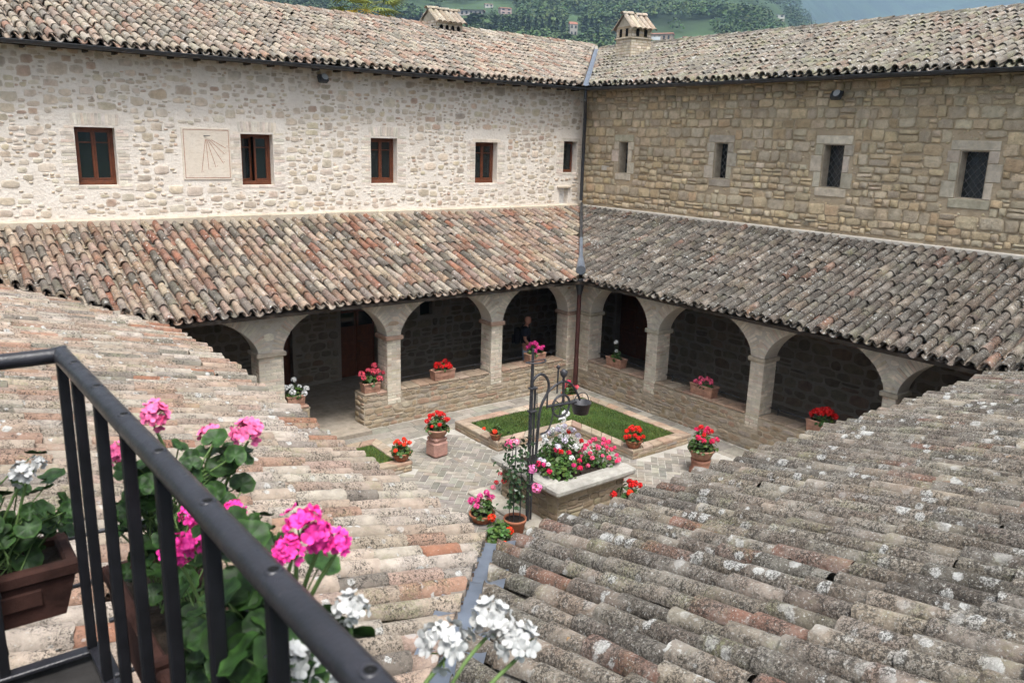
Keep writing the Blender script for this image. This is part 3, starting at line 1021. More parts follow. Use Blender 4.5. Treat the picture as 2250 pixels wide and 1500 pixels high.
deck = [(-.5, -.5, DZU - DK), (-.5, -19, DZU - DK), (4.75, -19, DZU - DK + 5.25 * .34), (4.75, 4.75, DZU - DK + 5.25 * .34)]
roofUR = make_roof(wingR, (-.53, 4.7, DZU - DK), (0, -1, 0), (1, 0, 0), .34, 92, 13, lambda x, y: x < 4.7, PAL_UR, M['tile_upR'], 24, deck=deck, nobj=300, jit=1.6, expo=.46, cuts=[vplane((-.5, -.5), (5, 5), (3, -5), .09)])
ridge(wingR, roofUR, (4.75, 4.5, DZU + 5.25 * .34 - .02), (4.75, -15, DZU + 5.25 * .34 - .02), PAL_UR, M['tile_upR'], 25)
# far part of that ridge bends on behind the chimney
mb = MB(); mb.add([(4.75, 4.7, 5.45), (4.75, -19, 5.45), (10, -19, 3.6), (10, 9, 3.6)], [(0, 1, 2, 3)]); mb.build('rear_roof_slope', M['tile_upR'], wingR)
# zinc valley of the upper roofs
mb = MB()
d_ = Vector((5.6, 5.6, 5.6 * .34)); n_ = Vector((1, -1, 0)).normalized()
o_ = Vector((-.55, -.55, DZU - .02))
mb.add([o_ - n_ * .13, o_ + n_ * .13, o_ + d_ + n_ * .13, o_ + d_ - n_ * .13, o_ + Vector((0, 0, -.03)), o_ + d_ + Vector((0, 0, -.03))],
       [(0, 4, 5, 3), (4, 1, 2, 5)])
mb.build('valley_gutter', M['zinc'], wingR)

# ---- gutters, downpipes
def gutter(name, p0, p1, label):
    p0, p1 = Vector(p0), Vector(p1)
    d = (p1 - p0).normalized(); X = d.cross(Vector((0, 0, 1)))
    root = empty(name, p0, label, 'gutter', 'eaves gutters')
    mb = MB(); vs, fs = [], []
    n = 9
    L = (p1 - p0).length
    for (r, flip) in ((.075, 1), (.070, -1)):
        b = len(vs)
        for q in (0, L):
            for k in range(n):
                a = math.pi * k / (n - 1)
                vs.append(d * q + X * (math.cos(a) * r) + Vector((0, 0, -math.sin(a) * r)))
        for k in range(n - 1):
            f = (b + k, b + k + 1, b + n + k + 1, b + n + k)
            fs.append(f if flip > 0 else f[::-1])
    mb.add(vs, fs, smooth=True)
    mb.tube([X * .075, d * L + X * .075], .008, 6)
    mb.tube([X * -.075, d * L - X * .075], .008, 6)
    mb.build('channel', M['gutter'], root)
    k = 1.0
    while k < L:
        br = MB()
        pts = [d * k + X * (math.cos(a) * .079) + Vector((0, 0, -math.sin(a) * .079)) for a in [math.pi * j / 8 for j in range(9)]]
        br.tube(pts, .006, 4)
        br.build('bracket', M['gutter'], root)
        k += 1.9
    return root
gutter('eaves_gutter', (-21, -.60, 3.66), (-.60, -.60, 3.63), 'long dark metal gutter under the eave of the pale wing')
gutter('eaves_gutter', (-.60, -.60, 3.63), (-.60, -19, 3.66), 'long dark metal gutter under the eave of the tan wing')
dp = empty('downpipe', (-.30, -.30, .2), 'dark downpipe in the inner corner between pale and tan walls', 'downpipe')
mb = MB(); mb.tube([(-.30, -.30, 3.3 - .2), (0, 0, 2.9 - .2), (0, 0, .02)], .052, 10)
mb.v = [(x + 0, y + 0, z) for x, y, z in mb.v]
mb.tube([(-.28, -.28, 3.38), (-.28, -.28, 3.12)], .05, 10)
mb.build('pipe', M['gutter'], dp)
for z in (.5, 1.6, 2.5):
    q = MB(); q.tube([(0, 0, z), (0, 0, z + .05)], .062, 10); q.build('clamp', M['gutter'], dp)
# pipe laid in the lower valley, ending in a zinc cone
vp = empty('valley_pipe', (XR, YL, ZE), 'blue grey zinc pipe and cone lying in the lower roof valley', 'pipe')
A = Vector((-.25, -.28, .12)) - Vector((XR, YL, ZE)); B = Vector((.05, .06, .20)); Cc = B + (A - B) * .42
mb = MB(); mb.tube([A, Cc], .045, 10); mb.build('upper_length', M['gutter'], vp)
mb = MB(); mb.tube([Cc, B + (A - B) * .16, B + (A - B) * .14, B + (A - B) * .02, B - (A - B) * .012], [.05, .055, .075, .12, .13], 12); mb.build('zinc_cone', M['zinc'], vp)
dl = empty('downpipe', (XR + .10, YL + .12, ZG), 'maroon downpipe with a funnel head at the courtyard corner', 'downpipe')
mb = MB(); mb.tube([(0, 0, 0), (0, 0, 2.75)], .058, 12); mb.tube([(0, 0, 0), (0, 0, .95)], .068, 12); mb.build('pipe', M['pipe_brown'], dl)
mb = MB(); mb.tube([(0, 0, 2.72), (0, 0, 2.80), (-.02, -.02, 3.10), (-.02, -.02, 3.16)], [.06, .075, .15, .155], 14); mb.build('funnel_head', M['gutter'], dl)

# ---- arcades
def arc_z(u, a, b, zs, zc):
    hs, rise = (b - a) / 2, zc - zs
    R = (hs * hs + rise * rise) / (2 * rise)
    x = u - (a + b) / 2
    y1 = zc - R + math.sqrt(max(0, R * R - x * x))
    y2 = zs + rise * math.sqrt(max(0, 1 - (x / hs) ** 2))
    return .45 * y1 + .55 * y2


def arcade(thing, F, u0, u1, bays, zs, zc, zt, th, parapets, pilecap, seed, fine=True, top=None):
    rng = random.Random(seed)
    mb = MB()
    NS = 26
    edges = sorted(bays)
    # solid strips over piers
    xs = [u0] + [x for b in edges for x in b] + [u1]
    for i in range(0, len(xs), 2):
        a, b = xs[i], xs[i + 1]
        mb.add([(a, zs, 0), (b, zs, 0), (b, zt, 0), (a, zt, 0), (a, zs, -th), (b, zs, -th), (b, zt, -th), (a, zt, -th)],
               [(0, 1, 2, 3), (7, 6, 5, 4), (4, 5, 1, 0)], (1, 1, 1), F)
    for (a, b) in edges:
        us = [a + (b - a) * (.5 - .5 * math.cos(math.pi * k / NS)) for k in range(NS + 1)]
        for k in range(NS):
            p, q = us[k], us[k + 1]
            zp, zq = arc_z(p, a, b, zs, zc), arc_z(q, a, b, zs, zc)
            mb.add([(p, zp, 0), (q, zq, 0), (q, zt, 0), (p, zt, 0), (p, zp, -th), (q, zq, -th), (q, zt, -th), (p, zt, -th)],
                   [(0, 1, 2, 3), (7, 6, 5, 4), (4, 5, 1, 0)], (1, 1, 1), F)
    aw = mb.build('arch_wall', M['mortar_brick'], thing)
    # voussoirs
    vb, sb = [], []
    blocked = []
    for (a, b) in edges:
        us = [a + (b - a) * k / 400 for k in range(401)]
        pts = [(u, arc_z(u, a, b, zs, zc)) for u in us]
        acc, nxt = 0.0, .03
        for k in range(400):
            dx, dz = pts[k + 1][0] - pts[k][0], pts[k + 1][1] - pts[k][1]
            ds = math.hypot(dx, dz)
            acc += ds
            if acc >= nxt:
                nxt += .071
                nx, nz = -dz / ds, dx / ds
                ln = .25
                cx, cz = pts[k][0] + nx * (ln / 2 + .004), pts[k][1] + nz * (ln / 2 + .004)
                if cz + abs(nz) * ln / 2 > zt - .01:
                    ln2 = max(.06, (zt - .015 - pts[k][1]) / max(.3, nz)); ln = min(ln, ln2)
                    cx, cz = pts[k][0] + nx * (ln / 2 + .004), pts[k][1] + nz * (ln / 2 + .004)
                vb.append((cx, cz, .057, ln, math.atan2(nz, nx) - math.pi / 2))
    vis = [v for v in vb if in_frame(F @ Vector((v[0], v[1], 0)), 10)]
    inv = [v for v in vb if v not in vis]
    if fine:
        lay_bricks(aw, F, vis, 'pale', M['brick_pale'], PAL_BRK, seed + 1, .007, .03)
    # spandrel stones
    hol = []
    for (a, b) in edges:
        for k in range(24):
            p, q = a + (b - a) * k / 24, a + (b - a) * (k + 1) / 24
            hol.append((p, q, zs - 1, max(arc_z(p, a, b, zs, zc), arc_z(q, a, b, zs, zc)) + .27))
        for sgn, x in ((-1, a), (1, b)):
            hol.append((x - .26 if sgn < 0 else x, x if sgn < 0 else x + .26, zs - .5, zs + .12))
    if fine:
        sp_ = pack(rng, u0, u1, zs + .05, zt - .03, [(.18, .30, .35, .6, 600), (.10, .18, .4, .8, 2500)], hol, .02)
        lay_stones(aw, F, sp_, PAL_BRK + [((.42, .31, .21), .6)], M['brick_pale'], seed + 2, .008, 120, 3.4)
    # piers
    for i in range(0, len(xs), 2):
        a, b = xs[i], xs[i + 1]
        if i == 0 and a < u0 + .001 and b - a > 1.2: continue
        pr = MB()
        e_ = .004
        pr.box(a + e_, b - e_, ZP - .34, zs - .10, -th + e_, -e_, (1, 1, 1), F)
        pier = pr.build('pier', M['mortar_brick'], thing)
        cp = MB()
        cp.bbox(a - .055, b + .055, zs - .10, zs, -th - .05, .055, .018, pick(rng, PAL_COPE if pilecap else PAL_SLAB), F)
        cp.build('capital', M['brick_pale'], pier)
        if not fine: continue
        bw = (b - a) / max(1, round((b - a) / .24))
        front = bricks_rect(rng, a, b, ZP - .34, zs - .105, .058, .013, .24)
        lay_bricks(pier, F, front, 'pale', M['brick_pale'], PAL_BRK, seed + 20 + i, .004, .03)
        # both flanks
        for (ux, sg) in ((a, -1), (b, 1)):
            Fs = F @ (frame((ux, 0, -th), (0, 0, 1), (0, 1, 0), (-1, 0, 0)) if sg < 0 else frame((ux, 0, 0), (0, 0, -1), (0, 1, 0), (1, 0, 0)))
            fb = bricks_rect(rng, .0, th, ZP + .002, zs - .105, .058, .013, .24)
            cpt = Fs @ Vector((th / 2, -3, 0)); nrm = (Fs.to_3x3() @ Vector((0, 0, 1)))
            if nrm.dot(CAM - cpt) > 0 and in_frame(cpt, 10):
                lay_bricks(pier, Fs, fb, 'pale', M['brick_pale'], PAL_BRK, seed + 40 + i, .004, .03)
    # parapets
    for (a, b) in parapets:
        pm = MB()
        pm.box(a, b, ZG - .3, ZP - .05, -th, -.002, (1, 1, 1), F)
        par = pm.build('parapet', M['mortar_low'], thing)
        if fine:
            ph = [(xs[i] - .01, xs[i + 1] + .01, ZP - .34, 0) for i in range(0, len(xs), 2)]
            stn = courses(rng, a, b, ZG + .0, ZP - .055, (.07, .19), (.10, .36), ph, .016, .25, .022)
            lay_stones(par, F, stn, PAL_LOW, M['stone_low'], seed + 60, .012, 290, 3.6, rim=(.36, .30, .225))
            for (ux, sg) in ((a, -1), (b, 1)):
                Fs = F @ (frame((ux, 0, -th), (0, 0, 1), (0, 1, 0), (-1, 0, 0)) if sg < 0 else frame((ux, 0, 0), (0, 0, -1), (0, 1, 0), (1, 0, 0)))
                stn = courses(rng, 0, th, ZG, ZP - .055, (.10, .17), (.18, .4), [], .022, .1, .012)
                lay_stones(par, Fs, stn, PAL_LOW, M['stone_low'], seed + 61, .018, 0, 3.4)
        # coping bricks between the piers
        u = a
        while u < b - .02:
            w = min(rng.uniform(.26, .36), b - u)
            mid = u + w / 2
            inside = any(xs[i] - .0 < mid < xs[i + 1] + .0 for i in range(0, len(xs), 2))
            if not inside:
                lo, hi = u, u + w
                for i in range(0, len(xs), 2):
                    if lo < xs[i] < hi: hi = xs[i] - .004
                    if lo < xs[i + 1] < hi: lo = xs[i + 1] + .004
                cb = MB()
                cb.bbox(lo + .006, hi - .006, ZP - .05, ZP + rng.uniform(-.006, .004), -th - .02, .016, .012, pick(rng, PAL_COPE), F)
                cb.build('coping_brick', M['stone_low'], par)
            u += w


arcL = empty('cloister_arcade', (-8, YA, ZG), 'arcade with a lean-to tiled roof below the pale wing', 'arcade', world=True)
arcR = empty('cloister_arcade', (XA, -8, ZG), 'arcade with a lean-to tiled roof below the tan wing', 'arcade', world=True)
ZS, ZC, TH = -2.46, -1.585, .46
arcade(arcL, FL(YA), -17.2, -3.19, [(-15.2, -12.24), (-11.70, -9.20), (-8.84, -6.20), (-5.85, -3.62)], ZS, ZC, -1.26, TH, [(-17, -11.15), (-9.82, -3.195)], True, 200)
arcade(arcR, FR(XA), 3.19 + .455, 17.5, [(4.06, 6.16), (6.53, 9.29), (9.64, 12.35), (12.62, 15.2)], ZS, ZC, -1.24, TH, [(3.66, 17.4)], False, 300)
# lower roofs
kL = lambda x, y: y < -.02
VF = [(XR, YL), (0, 0)]                                   # valley lines in plan
VLN = [(XN, YL), (XN - 1, YL + .794)]
VRN = [(XR, YN), (XR + .658, YN - 1)]
VN = [(XN, YN), (XN - 1, YN - 1.08)]
kR = lambda x, y: x < -.02
dk_ = lambda x, y, s, ax: ZE - DK + s * ((y - YL) if ax == 'y' else (x - XR))
deck = [(XR, YL, ZE - DK), (0, 0, ZE - DK - SL * YL), (XN - 5.2, 0, ZE - DK - SL * YL), (XN, YL, ZE - DK)]
roofLL = make_roof(arcL, (0, YL - .04, ZE - DK), (-1, 0, 0), (0, 1, 0), SL, 92, 11, kL, PAL_LL, M['tile_lowL'], 51, deck=deck, detail=1, jit=1.3, expo=.475, cuts=[vplane(*VF, (-8, -2), .05), vplane(*VLN, (-8, -2), -.05)])
deck = [(XR, YL, ZE - DK), (XR, YN, ZE - DK), (0, YN - 5.6, ZE - DK - SR * XR), (0, 0, ZE - DK - SR * XR)]
roofLR = make_roof(arcR, (XR - .04, 0, ZE - DK), (0, -1, 0), (1, 0, 0), SR, 94, 10, kR, PAL_LR, M['tile_lowR'], 52, deck=deck, detail=1, jit=1.3, expo=.45, cuts=[vplane(*VF, (-2, -8), .05), vplane(*VRN, (-2, -8), -.05)])
# dark fascia boards under the lower eaves
mb = MB(); mb.box(XN, XR, YL + .08, YL + .11, ZE - .155, ZE - .10); mb.build('fascia_board', M['wood_dark'], arcL)
mb = MB(); mb.box(XR + .08, XR + .11, YN, YL, ZE - .155, ZE - .10); mb.build('fascia_board', M['wood_dark'], arcR)
# corridor: floors, back walls, doors
mb = MB(); mb.box(-20, -.0, YA + TH, 0, ZG - .2, ZF); mb.box(-11.2, -9.8, YA - .35, YA + TH - .002, ZG - .2, ZF - .004); fo = mb.build('corridor_floor', M['brick_pale'], arcL)
mb.t = None
for q_, o_ in (('L', fo),):
    a_ = o_.data.color_attributes['tint']; a_.data.foreach_set('color', [.30, .26, .215, 1] * len(o_.data.vertices))
mb = MB(); mb.box(XA + TH, 0, -20, YA + TH - .002, ZG - .2, ZF, (.30, .26, .215)); mb.build('corridor_floor', M['brick_pale'], arcR)
LD = [(-10.95, -10.0, ZF, -2.5), (-8.62, -7.5, ZF, -2.2), (-6.12, -5.70, -2.98, -2.38)]
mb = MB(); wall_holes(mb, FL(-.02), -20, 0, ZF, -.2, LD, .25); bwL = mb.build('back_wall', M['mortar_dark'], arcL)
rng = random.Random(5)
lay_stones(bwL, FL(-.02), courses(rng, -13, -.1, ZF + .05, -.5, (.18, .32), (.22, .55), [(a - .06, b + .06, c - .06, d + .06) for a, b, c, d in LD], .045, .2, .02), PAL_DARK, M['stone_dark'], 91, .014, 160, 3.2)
RD = [(1.9, 3.35, ZF, -2.1)]
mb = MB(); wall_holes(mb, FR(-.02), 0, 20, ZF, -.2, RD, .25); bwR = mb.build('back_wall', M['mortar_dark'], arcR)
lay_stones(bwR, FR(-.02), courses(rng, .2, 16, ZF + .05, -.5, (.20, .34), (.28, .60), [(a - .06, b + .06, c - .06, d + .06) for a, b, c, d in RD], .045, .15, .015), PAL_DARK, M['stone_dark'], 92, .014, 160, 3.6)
def door(par, F, a, b, c, d, glazed):
    dr = empty('door', parent=par)
    q = MB()
    m_ = (a + b) / 2
    for (x0, x1) in ((a, m_ - .004), (m_ + .004, b)):
        q.bbox(x0, x1, c, d, -.24, -.20, .01, (1, 1, 1), F)
        for j in range(3):
            z0 = c + .12 + j * (d - c) * (.2 if glazed else .31)
            q.bbox(x0 + .08, x1 - .08, z0, z0 + (d - c) * (.17 if glazed else .26), -.20, -.185, .012, (1, 1, 1), F)
    q.build('leaf', M['wood_brown'], dr)
    if glazed:
        g = MB()
        for i in range(2):
            for j in range(2):
                x0 = a + .07 + i * (b - a) / 2; z0 = c + (d - c) * .62 + j * (d - c) * .19
                g.box(x0, x0 + (b - a) / 2 - .14, z0, z0 + (d - c) * .165, -.199, -.19, (1, 1, 1), F)
        g.build('pane', M['glass'], dr)
    q = MB(); q.tube([F @ Vector((m_ + .05, c + 1.0, -.19)), F @ Vector((m_ + .05, c + 1.0, -.14)), F @ Vector((m_ + .15, c + 1.0, -.14))], .01, 6); q.build('handle', M['iron'], dr)
for (a, b, c, d), g in zip(LD[:2], (False, True)): door(arcL, FL(-.02), a, b, c, d, g)
door(arcR, FR(-.02), *RD[0], False)
q = MB(); q.box(LD[2][0], LD[2][1], LD[2][2], LD[2][3], -.2, -.19, (1, 1, 1), FL(-.02)); q.build('pane', M['glass'], arcL)
# low iron bars between the piers, behind the coping
for (F, par, bays_) in ((FL(YA + TH - .06), arcL, [(-8.84, -6.20), (-5.85, -3.62)]), (FR(XA + TH - .06), arcR, [(4.06, 6.16), (6.53, 9.29), (9.64, 12.35)])):
    for (a, b) in bays_:
        q = MB(); q.tube([F @ Vector((a, ZP + .13, 0)), F @ Vector((b, ZP + .13, 0))], .011, 6)
        for u in (a + .22, b - .22): q.tube([F @ Vector((u, ZP - .02, 0)), F @ Vector((u, ZP + .19, 0))], .011, 6)
        q.build('iron_bar', M['iron'], par)

# ---- near wings: only their lean-to roofs show, arcades below close the yard
arcNL = empty('cloister_arcade', (XN, -9, ZG), 'near left lean-to roof of pale rosy clay tiles beyond the railing', 'arcade', world=True)
arcNR = empty('cloister_arcade', (-9, YN, ZG), 'near right lean-to roof of grey lichened clay tiles in the foreground', 'arcade', world=True)
FNL = frame((XN - .54, 0, 0), (0, 1, 0), (0, 0, 1), (1, 0, 0))
FNR = frame((0, YN - .54, 0), (-1, 0, 0), (0, 0, 1), (0, 1, 0))
arcade(arcNL, FNL, -15.0, -3.2, [(-14.2, -11.9), (-11.5, -8.9), (-8.5, -5.9), (-5.5, -4.0)], ZS - .2, ZC - .25, -1.62, TH, [(-15, -3.2)], True, 400, fine=False)
arcade(arcNR, FNR, 3.2, 14.66, [(4.0, 6.3), (6.7, 9.4), (9.8, 12.4), (12.8, 14.1)], ZS - .2, ZC - .25, -1.62, TH, [(3.2, 14.66)], True, 500, fine=False)
mb = MB(); mb.box(-22, XN - 1.0, -22, -3.2, ZG - .2, ZF); mb.box(-22, -18.4, -16.6, -.2, ZF, -.35); mb.build('rear_wall', M['mortar_dark'], arcNL)
mb = MB(); mb.box(-18.3, 0, -24, YN - 1.0, ZG - .2, ZF); mb.box(-13, 0, -21.5, -19.6, ZF, -.25); mb.build('rear_wall', M['mortar_dark'], arcNR)
VO = .14
DN = .14
kNL = lambda x, y: x > -20.6
kNR = lambda x, y: y > -19.9
deck = [(XN, YN, ZE - DK - DN), (XN, YL, ZE - DK - DN), (-20.7, YL + 6.56 * .794, ZE - DK - DN + 6.56 * SNL), (-20.7, YN - 6.56 * 1.08, ZE - DK - DN + 6.56 * SNL)]
roofNL = make_roof(arcNL, (XN + .03, 1.8, ZE - DK - DN), (0, -1, 0), (-1, 0, 0), SNL, 112, 16, kNL, PAL_NL, M['tile_nearL'], 53, deck=deck, detail=2, jit=1.7, expo=.475, cuts=[vplane(*VN, (-17, -9), .06), vplane(*VLN, (-17, -9), -.06)])
deck = [(XN, YN, ZE - DK - DN), (XN - 5.5 / 1.08, YN - 5.5, ZE - DK - DN + 5.5 * SNR), (XR + 5.5 * .658, YN - 5.5, ZE - DK - DN + 5.5 * SNR), (XR, YN, ZE - DK - DN)]
roofNR = make_roof(arcNR, (0, YN + .03, ZE - DK - DN), (-1, 0, 0), (0, -1, 0), SNR, 96, 14, kNR, PAL_NR, M['tile_nearR'], 54, deck=deck, detail=2, jit=1.7, expo=.475, cuts=[vplane(*VN, (-8, -18), .06), vplane(*VRN, (-8, -18), -.06)])
# zinc valley between the near roofs: overlapping sheets, each with a rolled lower end
vg = empty('valley_gutter', (XN, YN, ZE - DN + .02), 'blue grey zinc sheets in the valley between the two near roofs', 'gutter')
vd = Vector((-1, -1.08, SNL)); L_ = vd.length; vd.normalize()
vn = Vector((1.08, -1, 0)).normalized(); vu = vn.cross(vd); vu = vu if vu.z > 0 else -vu
for i in range(6):
    s0, s1 = i * 1.02 - .15, i * 1.02 + .95
    q = MB()
    vs, fs = [], []
    prof = [(-.22, .085), (-.14, .045), (-.08, .022), (0, .015), (.08, .022), (.14, .045), (.22, .085)]
    for s, lift in ((s0 - .05, .012), (s0, .03), (s0 + .05, .032), (s0 + .14, .02), (s1, .0)):
        for (w, h) in prof: vs.append(vd * s + vn * w + vu * (h + lift - .055))
    for j in range(4):
        for k_ in range(6): fs.append((j * 7 + k_, j * 7 + k_ + 1, (j + 1) * 7 + k_ + 1, (j + 1) * 7 + k_))
    q.add(vs, fs, smooth=True)
    q.build('zinc_sheet', M['zinc'], vg)

# ---- chimneys
def chimney(wing, x, y, zb, rz, w, dpt, hgt, arched):
    c = empty('chimney', (x, y, zb), parent=wing); c.rotation_euler = (0, 0, rz)
    rg = random.Random(int(x * 10))
    q = MB(); q.box(-w / 2, w / 2, -dpt / 2, dpt / 2, -.5, hgt); shaft = q.build('shaft', M['mortar_tan'], c)
    bm = MB()
    for (F, L) in ((frame((-w / 2, -dpt / 2, 0), (1, 0, 0), (0, 0, 1), (0, -1, 0)), w), (frame((-w / 2, dpt / 2, 0), (0, -1, 0), (0, 0, 1), (-1, 0, 0)), dpt), (frame((w / 2, -dpt / 2, 0), (0, 1, 0), (0, 0, 1), (1, 0, 0)), dpt)):
        for (u, v, bw_, bh) in bricks_rect(rg, 0, L, -.3, hgt, .075, .018, .22):
            if hgt * .62 < v < hgt * .95 and not arched and (abs(u - L * .3) < .1 or abs(u - L * .7) < .1): continue
            bm.bbox(u - bw_ / 2, u + bw_ / 2, v - bh / 2, v + bh / 2, -.02, .010, .006, pick(rg, PAL_LIME if arched else [((.60, .53, .43), 1), ((.54, .46, .37), 1), ((.66, .59, .49), 1)]), F)
    bm.build('bricks', M['brick_pale'], c, kind='stuff')
    op = MB()
    for (F, L, n) in ((frame((-w / 2, -dpt / 2, 0), (1, 0, 0), (0, 0, 1), (0, -1, 0)), w, 4 if arched else 2), (frame((-w / 2, dpt / 2, 0), (0, -1, 0), (0, 0, 1), (-1, 0, 0)), dpt, 2)):
        for j in range(n):
            u = L * (j + .75) / (n + .5)
            if arched:
                ang = [math.pi * 2 * a / 12 for a in range(12)]
                op.add([(u + .07 * math.cos(a), hgt * .45 + .10 * math.sin(a), .016) for a in ang], [tuple(range(12))], (1, 1, 1), F)
            else:
                op.box(u - .065, u + .065, hgt * .66, hgt * .92, .0, .014, (1, 1, 1), F)
    op.build('vent_opening', M['black'], c)
    if not arched:
        q = MB(); q.bbox(-w / 2 - .05, w / 2 + .05, -dpt / 2 - .05, dpt / 2 + .05, hgt * .58, hgt * .62, .01, (.5, .43, .34)); q.build('brick_band', M['brick_pale'], c)
    # gable cap
    pk = .34 if arched else .36
    g = MB()
    ov = .12
    g.add([(-w / 2, -dpt / 2, hgt), (w / 2, -dpt / 2, hgt), (w / 2, dpt / 2, hgt), (-w / 2, dpt / 2, hgt), (-w / 2, 0, hgt + pk), (w / 2, 0, hgt + pk)],
          [(0, 1, 5, 4), (2, 3, 4, 5), (1, 2, 5), (3, 0, 4)], (.5, .45, .37))
    cap = g.build('gable_cap', M['brick_pale'], c)
    pal = [((.38, .32, .25), 2), ((.44, .37, .29), 2), ((.33, .26, .19), 1)]
    sl = math.hypot(dpt / 2 + ov, pk * (1 + 2 * ov / dpt))
    nt = max(3, round((w + .2) / .21))
    for sgn in (-1, 1):
        dn = Vector((0, sgn * (dpt / 2 + ov), -pk * (1 + 2 * ov / dpt))).normalized()
        nr = Vector((0, -dn.z * sgn, abs(dn.y)));
        X = dn.cross(nr)
        for j in range(nt):
            x_ = (j + .5 - nt / 2) * (w + .2) / nt
            g = tile_geo(rg, 7, 1, .085, .105, .085, sl + .04)
            Mx = frame(Vector((x_, 0, hgt + pk + .01)), X, dn, nr)
            obj('tile', mk_mesh('tile', g[0], g[1], M['tile_upL'], pick(rg, pal), True), cap, Mx)
    nrg = max(2, int((w + .3) / .38))
    for j in range(nrg):
        g = tile_geo(rg, 7, 1, .09, .11, .09, .46)
        Mx = frame(Vector((-(w + .3) / 2 + j * (w + .3) / nrg, 0, hgt + pk + .035)), (0, -1, 0), (1, 0, 0), (0, 0, 1)) @ Matrix.Rotation(.04, 4, 'X')
        obj('tile', mk_mesh('tile', g[0], g[1], M['tile_upL'], pick(rg, pal), True), cap, Mx)
chimney(wingR, 3.0, 1.05, 4.90, math.radians(-8), .84, .84, .96, False)
chimney(wingL, -2.15, 5.1, 5.42, 0, 1.02, .95, .44, True)

# ------------------------------------------------------------------ yard
def flat(name, pts, z, mat, parent=None, kind=None):
    me = mk_mesh(name, [(x, y, z) for x, y in pts], [tuple(range(len(pts)))], mat, (.3, .27, .22))
    o = bpy.data.objects.new(name, me); lk(o, parent)
    return tag(o, kind=kind)


M['grout'] = m_plaster('paving grout', (.38, .36, .32), (.46, .435, .39), (.26, .24, .21), .5, .01)
M['paver'] = m_stone('worn paving brick', .25, .15, (.23, .205, .17), .5, 30, .006)
yard = flat('courtyard_ground', [(XN - .6, YN - .6), (XA + .02, YN - .6), (XA + .02, YA + .02), (XN - .6, YA + .02)], ZG, M['grout'], kind='structure')
BED1 = [(-8.03, -4.76), (-8.03, -6.44), (-5.87, -6.44), (-5.87, -8.44), (-3.98, -8.44), (-3.98, -4.76)]
BED2 = [(-13.6, -4.76), (-13.6, -6.30), (-10.12, -6.30), (-10.12, -4.76)]
WELL = (-9.52, -7.58, -10.16, -8.18)
PAL_PAVE = [((.27, .253, .225), 3), ((.235, .222, .20), 2), ((.31, .288, .252), 2), ((.27, .238, .20), .6), ((.205, .195, .18), 1.4)]


def inside(px, py, poly):
    c, n = False, len(poly)
    for i in range(n):
        x0, y0 = poly[i]; x1, y1 = poly[i - 1]
        if (y0 > py) != (y1 > py) and px < (x1 - x0) * (py - y0) / (y1 - y0) + x0: c = not c
    return c


rng = random.Random(77)
pv = [MB() for _ in range(20)]
for q in pv: q.bbox(-.5, .5, -.5, .5, -1.0, 1.0, .04, pick(rng, PAL_PAVE))
pvm = [q.mesh('paving_brick', M['paver']) for q in pv]
w_ = .150
items = []
c45 = math.cos(math.pi / 4)
def grow(P, m):
    cx = sum(p[0] for p in P) / len(P); cy = sum(p[1] for p in P) / len(P)
    return [(x + math.copysign(m, x - cx), y + math.copysign(m, y - cy)) for x, y in P]
for t in range(-50, 50):
    for k_ in range(-60, 60):
        for kind in (0, 1):
            x, y = (k_ + 1, k_ + .5) if kind == 0 else (k_ + .5, k_ + 2)
            x += 2 * t; y -= 2 * t
            X, Y = x * w_, y * w_
            # pattern diagonal runs with the yard's axis, bricks lie at 45 degrees
            wx, wy = -8.9 + (X - Y) * c45, -8.0 + (X + Y) * c45
            if not (-12.9 < wx < -4.2 and -13.2 < wy < -5.0): continue
            if inside(wx, wy, grow(BED1, .16)) or inside(wx, wy, grow(BED2, .16)): continue
            if WELL[0] - .2 < wx < WELL[1] + .2 and WELL[2] - .2 < wy < WELL[3] + .2: continue
            if abs(wx + 9.07) < .14 and wy > -8.3: continue
            pj = proj((wx, wy, ZG))
            s = 0
            if pj and 800 < pj[0] < 1650 and 930 < pj[1] < 1180: s = 1 / pj[2] ** 2
            items.append((s, wx, wy, math.pi / 4 + (0 if kind == 0 else math.pi / 2)))
items.sort(key=lambda a: -a[0])
rest = MB()
for i, (s, x, y, a) in enumerate(items):
    Mx = Matrix.Translation((x, y, ZG + rng.uniform(-.003, .003))) @ Matrix.Rotation(a + rng.gauss(0, .012), 4, 'Z') @ Matrix.Rotation(rng.gauss(0, .01), 4, 'X') @ Matrix.Diagonal((2 * w_ - .016, w_ - .014, .011, 1))
    if i < 300: obj('paving_brick', pvm[rng.randrange(20)], yard, Mx)
    else: rest.bbox(-.5, .5, -.5, .5, -1, 1, .04, pick(rng, PAL_PAVE), Mx)
rest.build('paving_bricks', M['paver'], yard, kind='stuff')
# straight brick strip down the middle path, slabs along the walls
q = MB()
y = -8.2
while y < -4.9:
    for x in (-9.07 - .062, -9.07 + .062): q.bbox(x - .055, x + .055, y, y + .27, ZG - .01, ZG + .010, .006, pick(rng, PAL_PAVE))
    y += .285
q.build('path_strip', M['paver'], yard)
def slabs(x0, x1, y0, y1, sx, sy):
    y = y0
    while y < y1 - .02:
        x = x0 - rng.uniform(0, sx * .6); hy = min(sy * rng.uniform(.85, 1.15), y1 - y)
        while x < x1:
            hx = sx * rng.uniform(.7, 1.3)
            a, b = max(x, x0), min(x + hx, x1)
            if b - a > .06:
                s = MB(); s.bbox(a + .007, b - .007, y + .007, y + hy - .007, ZG - .01, ZG + .008 + rng.uniform(0, .006), .008, pick(rng, PAL_PAVE))
                s.build('paving_slab', M['paver'], yard)
            x += hx
        y += hy
slabs(-13.5, -3.25, -4.72, -3.68, .55, .36)
slabs(-3.94, -3.22, -9.6, -4.74, .42, .42)

